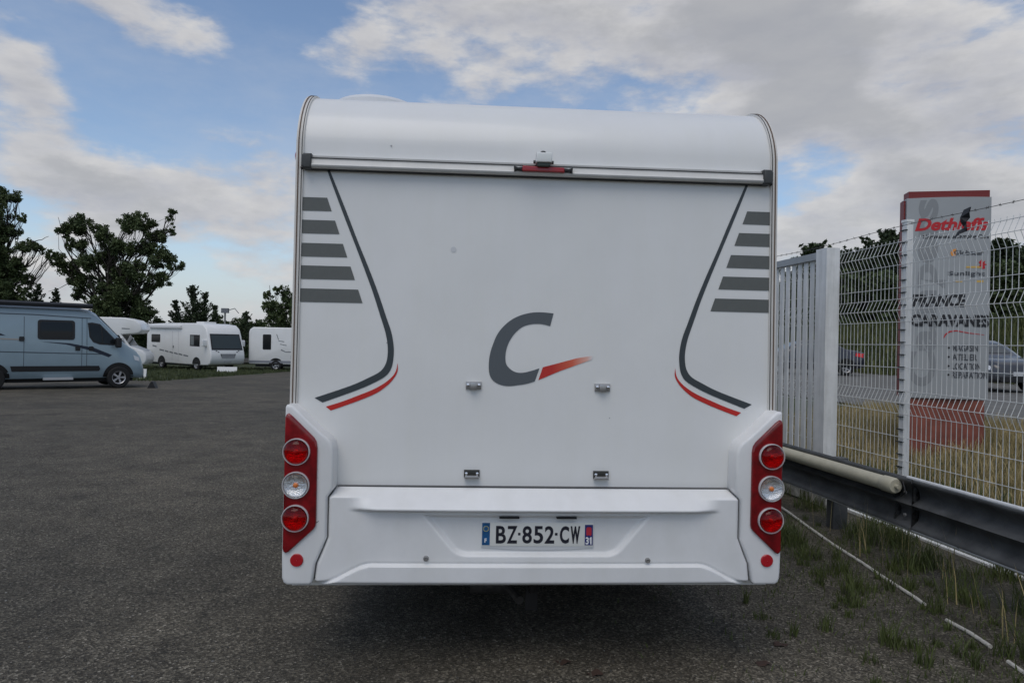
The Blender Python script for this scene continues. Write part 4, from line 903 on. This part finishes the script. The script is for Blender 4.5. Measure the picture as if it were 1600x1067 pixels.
broad_tree('oak_tree', 'tall dark oak cut by the left edge of the picture', base, c_, OAK, .45, leaf=.108, density=900, seed=5, bare=(((3, 0, 9.0), (4.9, 0, 9.9)),))
base, c_ = cl(440, [(432, 452, 9, 8), (418, 462, 8, 8), (445, 460, 12), (425, 475, 12), (448, 480, 14), (432, 492, 16), (460, 470, 14), (470, 490, 18), (445, 505, 16)], 52)
broad_tree('field_tree', 'loose mid green tree between the white motorhomes and the large one', base, c_, BUSH, .16, leaf=.12, density=420, seed=8, bare=(((-.6, 0, 4.6), (-.9, 0, 6.2)),))
def conifer(name, label, base, h, rad, seed, lm=CONI, lean=0., leaf=.085, n=100, group=None):
    rg_ = np.random.default_rng(seed); t = thing(name, label, 'tree', base, group=group); wood = MB(); P_ = []
    wood.tube([(0, 0, -.2), (lean * .5, 0, h * .5), (lean, 0, h)], [h * .022, h * .014, .01], 7)
    for k in range(n):
        f_ = rg_.uniform(.08, .99) ** .85; z = h * f_; a = rg_.uniform(0, 6.283); r_ = rad * (1 - f_) ** .7 * rg_.uniform(.35, 1.35) + .08
        p0 = np.array([lean * f_, 0, z]); p1 = p0 + np.array([math.cos(a) * r_, math.sin(a) * r_, r_ * rg_.uniform(.5, 1.4)])
        wood.tube([p0, p1], [.02, .006], 4, cap=False); m_ = int(14 + 46 * r_)
        tt = rg_.uniform(.15, 1.05, m_)[:, None]; P_.append(p0 + (p1 - p0) * tt + rg_.normal(size=(m_, 3)) * (.05 + .09 * r_) * (1.2 - tt))
    wood.build('trunk', BARK, t); obj('crown', leaf_mesh('crown', np.concatenate(P_), leaf, lm, 1.25, seed), t); return t
for k, (px, py, rad, lean, lab) in enumerate(((302, 447, 1.5, .0, 'pointed dark conifer above the integrated motorhome'), (322, 458, 1.3, .8, 'leaning dark conifer beside the pointed one above the integrated motorhome'), (276, 470, 1.1, 0, 'small conifer between the oak and the pointed conifer'), (338, 478, .9, .2, 'small conifer just left of the lamp post'), (60, 445, 1.3, .3, 'thin conifer between the two oaks above the van'), (88, 452, 1.0, .1, 'slender conifer peeping over the awning of the blue van'), (386, 488, 1.0, .1, 'short conifer right of the lamp post'))):
    Y = 58 + k % 3; X = tx(px, Y); B = hz_(X, Y); conifer('conifer', lab, (X - lean, Y, B), tz(px, py, Y) - B, rad, 20 + k, lean=lean, group='conifers behind the parked motorhomes')
def bush(name, label, px, py, Y, rpx, seed, lm=BUSH, group=None, leaf=.13, dens=300):
    X = tx(px, Y); B = hz_(X, Y); top = tz(px, py, Y) - B; rx = rpx / 1067 * Y; rg_ = np.random.default_rng(seed); cls = []
    for k in range(10): cls.append((rg_.uniform(-rx, rx) * .7, rg_.uniform(-rx, rx) * .4, top * (.35 + .55 * rg_.uniform() ** .8), rx * .45, rx * .4))
    cls.append((0, 0, top - rx * .35, rx * .4, rx * .35)); cls += [(rx * q, -.3, top * .22, rx * .4, top * .22) for q in (-.7, -.2, .3, .75)]
    return broad_tree(name, label, (X, Y, B), cls, lm, .12, leaf=leaf, density=dens, seed=seed, twig=4, fork=.15, group=group)
for k, (px, py, rpx) in enumerate(((30, 490, 30), (90, 490, 30), (150, 500, 30), (225, 505, 26), (262, 500, 24), (300, 492, 28), (345, 492, 26), (375, 497, 24), (404, 500, 24), (432, 506, 28), (468, 500, 26))):
    bush('hedge_bush', ORD[k] + ' hedge bush from the left behind the parked motorhomes', px, py, 60 + (k % 2), rpx, 40 + k, group='hedge bushes behind the motorhomes', lm=OAK if k % 2 else BUSH)
# beyond the fence on the right
for k, (px, py, rad, Y) in enumerate(((1275, 384, 2.2, 48), (1318, 398, 2.4, 50), (1350, 392, 2.6, 52), (1384, 366, 2.8, 50), (1405, 398, 2.4, 54), (1440, 395, 2.6, 52), (1565, 378, 2.6, 46), (1600, 392, 2.8, 48), (1640, 385, 2.8, 47))):
    X = tx(px, Y) ; B = hz_(X, Y); conifer('pine_tree', ORD[k] + ' dark pine from the left on the bank beyond the road', (X, Y, B), tz(px, py, Y) - B, rad, 60 + k, leaf=.17, n=170, group='pines on the bank beyond the fence')
for k, (px, py, rpx, Y) in enumerate(((1240, 440, 40, 47), (1300, 432, 40, 46), (1345, 428, 42, 47), (1395, 425, 42, 46), (1440, 430, 42, 47), (1490, 425, 44, 46), (1540, 420, 44, 44), (1585, 410, 46, 44), (1640, 405, 46, 44))):
    bush('bank_bush', ORD[k] + ' dense bush from the left below the pines on the bank', px, py, Y, rpx, 80 + k, OAK, 'bushes on the bank beyond the fence', leaf=.17, dens=260)
# a far wood closing the view
rg_ = np.random.default_rng(300); cw = []
for x in np.arange(-75, 60, 2.2):
    y = 84 + rg_.uniform(-4, 4); h_ = rg_.uniform(3.2, 4.8); B = hz_(x, y)
    for _ in range(3): cw.append(clump_pts((x + rg_.uniform(-1.5, 1.5), y, B + h_ * rg_.uniform(.3, .75)), (1.7, 1.4, h_ * .26), 130, rg_))
kind(obj('far_wood', leaf_mesh('far_wood', np.concatenate(cw), .30, OAK, 1., 300)), 'stuff', 'dark wood far behind the yard')
# lamp post and low rail behind the motorhomes
LM = thing('lamp_post', 'grey lamp post with square floodlight rising above the integrated motorhome', 'lamp post', (tx(353, 50), 50, hz_(tx(353, 50), 50)))
lh = tz(352, 487, 50) - hz_(-20, 50)
MB().tube([(0, 0, 0), (0, 0, lh)], .07, 8).build('pole', mat('pole_grey', (.25, .25, .24), .6), LM)
m = MB(); m.box(-.25, .25, -.12, .12, lh - .1, lh + .25); m.build('floodlight', GRY, LM)
m = MB(); m.tube([(.2, 0, lh + .1), (.7, 0, lh + .25), (1.0, 0, lh - .1)], .03, 6); m.build('lamp_arm', GRY, LM)
FR = thing('roadside_rail', 'low grey guard rail behind the parked white motorhomes', 'guard rail')
MB().loft([[(x, 47 + .02 * x, hz_(x, 47) + z + d) for d, z in ((0, .42), (0, .72))] + [(x, 47.05 + .02 * x, hz_(x, 47) + .72), (x, 47.05 + .02 * x, hz_(x, 47) + .42)] for x in (-45., -8.)]).build('rail_beam', mat('rail_grey', (.2, .2, .2), .5, .4), FR)
for x in np.arange(-44, -8, 4.): MB().box(x - .05, x + .05, 47.06 + .02 * x, 47.16 + .02 * x, hz_(x, 47), hz_(x, 47) + .7).build('rail_post', MATS['rail_grey'], FR)

# ------------------------------------------------------------------ grass, weeds and gravel
def blades(name, P, h, wdt, m, seed, spread=.5, label=None):
    rg_ = np.random.default_rng(seed); n = len(P); a = rg_.uniform(0, 6.283, n); hh = h * rg_.uniform(.35, 1.2, n); side = np.stack([np.cos(a), np.sin(a), 0 * a], 1) * (wdt * rg_.uniform(.6, 1.3, n))[:, None]
    b_ = rg_.uniform(0, 6.283, n); ln = np.stack([np.cos(b_), np.sin(b_), 0 * b_], 1) * (hh * spread * rg_.uniform(.1, 1, n))[:, None]; up = np.stack([0 * a, 0 * a, hh], 1)
    V = np.stack([P - side, P + side, P + side * .7 + up * .6 + ln * .4, P - side * .7 + up * .6 + ln * .4, P + up + ln], 1).reshape(-1, 3)
    k = np.arange(n)[:, None] * 5; F4 = (k + np.array([0, 1, 2, 3])).tolist(); F3 = (k + np.array([3, 2, 4])).tolist()
    me = bpy.data.meshes.new(name); me.from_pydata(V.tolist(), [], F4 + F3); me.materials.append(m); o = obj(name, me); kind(o, 'stuff', label); return o
def on_ground(X, Y, off=.0): return np.stack([X, Y, height(X, Y) + off], 1)
GG = mat('grass_green', (.075, .090, .030), .7, vscale=3, col2=(.035, .048, .018)); GD = mat('grass_dry', (.46, .36, .18), .8, vscale=2, col2=(.24, .20, .085)); GW = mat('weed_green', (.085, .108, .026), .7, vscale=9, col2=(.042, .056, .016))
n = 16000; Yg = RNG.uniform(27.5, 47, n); Xg = -14.4 + .05 * (Yg - 28) - RNG.uniform(0, 1, n) ** 1.3 * 16
Xg2 = RNG.uniform(-14, -4, 3000); Yg2 = RNG.uniform(44.0, 50, 3000)
blades('verge_grass', on_ground(np.concatenate([Xg]), np.concatenate([Yg])), .16, .02, GG, 1, label='short grass verge under the parked white motorhomes')
n = 34000; sY = RNG.uniform(3.2, 13, n); sS = RNG.uniform(.08, 1, n) * 4.6; blades('dry_grass', on_ground(sS + FENCE_A + FENCE_K * sY, sY), .20, .006, GD, 2, label='dry yellow grass between the fence and the road')
n = 3500; sY = RNG.uniform(3.2, 9, n); sS = RNG.uniform(.05, 1.4, n); blades('fence_weeds', on_ground(sS + FENCE_A + FENCE_K * sY, sY), .26, .006, GW, 3, label='green weeds growing through the dry grass behind the fence')
n = 26000; sY = RNG.uniform(14, 60, n); sS = 15.8 + RNG.uniform(0, 1, n) ** 1.2 * 9; blades('bank_grass', on_ground(sS + FENCE_A + FENCE_K * sY, sY), .65, .05, mat('bank_grass_mix', (.10, .105, .03), .8, vscale=.5, col2=(.035, .055, .016)), 4, label='tall mixed grass on the bank beyond the road')
# weeds on the yard side, in tufts
cen = []
for _ in range(80):
    y = RNG.uniform(2.2, 9.5); dist = abs(RNG.normal(0, .55)); cen.append((fence_x(y, 3.35) - dist - .05, y, RNG.uniform(.03, .11), RNG.uniform(.06, .17)))
for _ in range(55):
    y = RNG.uniform(2.3, 6.5); cen.append((RNG.uniform(1.35, 2.9), y, RNG.uniform(.015, .05), RNG.uniform(.03, .09)))
for x, y, r_, h_ in ((2.53, 4.03, .05, .17), (2.52, 3.47, .05, .16), (2.62, 3.42, .045, .30), (1.75, 3.75, .04, .12), (2.05, 3.35, .04, .14), (2.3, 3.35, .04, .12), (2.85, 5.4, .2, .2), (2.9, 4.9, .16, .2), (2.75, 5.9, .2, .22), (2.7, 6.6, .22, .24), (2.2, 4.3, .1, .15)): cen.append((x, y, r_, h_))
for _ in range(80):
    y = RNG.uniform(3., 9.); cen.append((fence_x(y) - RNG.uniform(.0, .95), y, RNG.uniform(.06, .16), RNG.uniform(.08, .2)))
for _ in range(45):
    y = RNG.uniform(4.3, 7.5); cen.append((fence_x(y) - RNG.uniform(.7, 1.35), y, RNG.uniform(.08, .2), RNG.uniform(.07, .16)))
cen = [c_ for k, c_ in enumerate(cen) if not (abs(c_[0] - 2.55) < .10 + c_[2] and c_[2] > .055)]      # the hose stays bare
allP, allH = [], []
for i, (x, y, r_, h_) in enumerate(cen):
    k = int(14 + 520 * r_); a = RNG.uniform(0, 6.283, k); q = np.sqrt(RNG.uniform(0, 1, k)) * r_; allP.append((np.stack([x + np.cos(a) * q, y + np.sin(a) * q, np.full(k, .012)], 1), h_))
bins = {}
for P_, h_ in allP: bins.setdefault(round(h_ * 20) / 20, []).append(P_)
for k, (h_, Ps) in enumerate(sorted(bins.items())): blades('yard_weeds', np.concatenate(Ps), max(h_, .05), .0032, GW, 100 + k, .75, label='low green weeds sprouting from the asphalt beside the guard rail')
n = 5000; yy = RNG.uniform(2.3, 8, n); xx = fence_x(yy, 3.45) - np.abs(RNG.normal(0, .8, n)); blades('moss_grass', np.stack([xx, yy, np.full(n, .012)], 1), .04, .003, GW, 130, .9, label='thin short grass on the asphalt by the guard rail')
blades('dry_stalks', np.stack([RNG.uniform(2.6, 3.1, 60), RNG.uniform(3.2, 6, 60), np.full(60, .012)], 1), .40, .003, GD, 131, .35, label='dry stalks standing among the weeds')
# loose chippings
ICO = [(-.53, 0, .85), (.53, 0, .85), (-.53, 0, -.85), (.53, 0, -.85), (0, .85, .53), (0, .85, -.53), (0, -.85, .53), (0, -.85, -.53), (.85, .53, 0), (-.85, .53, 0), (.85, -.53, 0), (-.85, -.53, 0)]
ICF = [(1, 4, 0), (4, 9, 0), (4, 5, 9), (8, 5, 4), (1, 8, 4), (1, 10, 8), (10, 3, 8), (8, 3, 5), (3, 2, 5), (3, 7, 2), (3, 10, 7), (10, 6, 7), (6, 11, 7), (6, 0, 11), (6, 1, 0), (10, 1, 6), (11, 0, 9), (2, 11, 9), (5, 2, 9), (11, 2, 7)]
def chips(name, n, xr, yr_, s0, s1, m, seed, label):
    rg_ = np.random.default_rng(seed); X = rg_.uniform(*xr, n); Y = yr_[0] + (yr_[1] - yr_[0]) * rg_.uniform(0, 1, n) ** 1.6; S_ = s0 + (s1 - s0) * rg_.uniform(0, 1, n) ** 3
    ico = np.array(ICO); V = (ico[None] * rg_.uniform(.6, 1.2, (n, 12, 1)) * S_[:, None, None] * np.array([1, 1, .6])) + np.stack([X, Y, .012 + S_ * .3], 1)[:, None]
    F_ = (np.array(ICF)[None] + (np.arange(n) * 12)[:, None, None]).reshape(-1, 3)
    me = bpy.data.meshes.new(name); me.from_pydata(V.reshape(-1, 3).tolist(), [], F_.tolist()); me.materials.append(m); kind(obj(name, me), 'stuff', label)
chips('dark_chippings', 9000, (-3.6, 3.0), (2.4, 6), .003, .0065, mat('chip_dark', (.06, .058, .053), .85, var=.5, vscale=30), 200, 'loose dark chippings on the near asphalt')
chips('pale_chippings', 500, (-5, 3.0), (2.4, 8), .003, .008, mat('chip_pale', (.22, .215, .2), .85, var=.4, vscale=30), 201, 'pale loose stones scattered on the asphalt')
LEAFB = mat('dead_leaf', (.05, .028, .02), .8)
for k, (x, y) in enumerate(((.28, 3.30), (1.25, 3.33), (1.42, 3.55), (.42, 3.2))):
    b = MB(); b.sheet([(x + .035 * math.cos(a) * (1 + .4 * math.sin(3 * a + k)), y + .028 * math.sin(a)) for a in np.linspace(0, 6.28, 10)[:-1]], lambda a, c_: (a, c_, .018 + .008 * math.sin(a * 90)))
    tag(b.build('dead_leaf', LEAFB, smooth=0), ('brown dead leaf on the asphalt below the registration plate', 'brown dead leaf on the asphalt nearest the right bumper corner', 'brown dead leaf between the right bumper corner and the hose', 'brown dead leaf nearest the camera below the plate')[k], 'leaf', 'dead leaves on the asphalt')
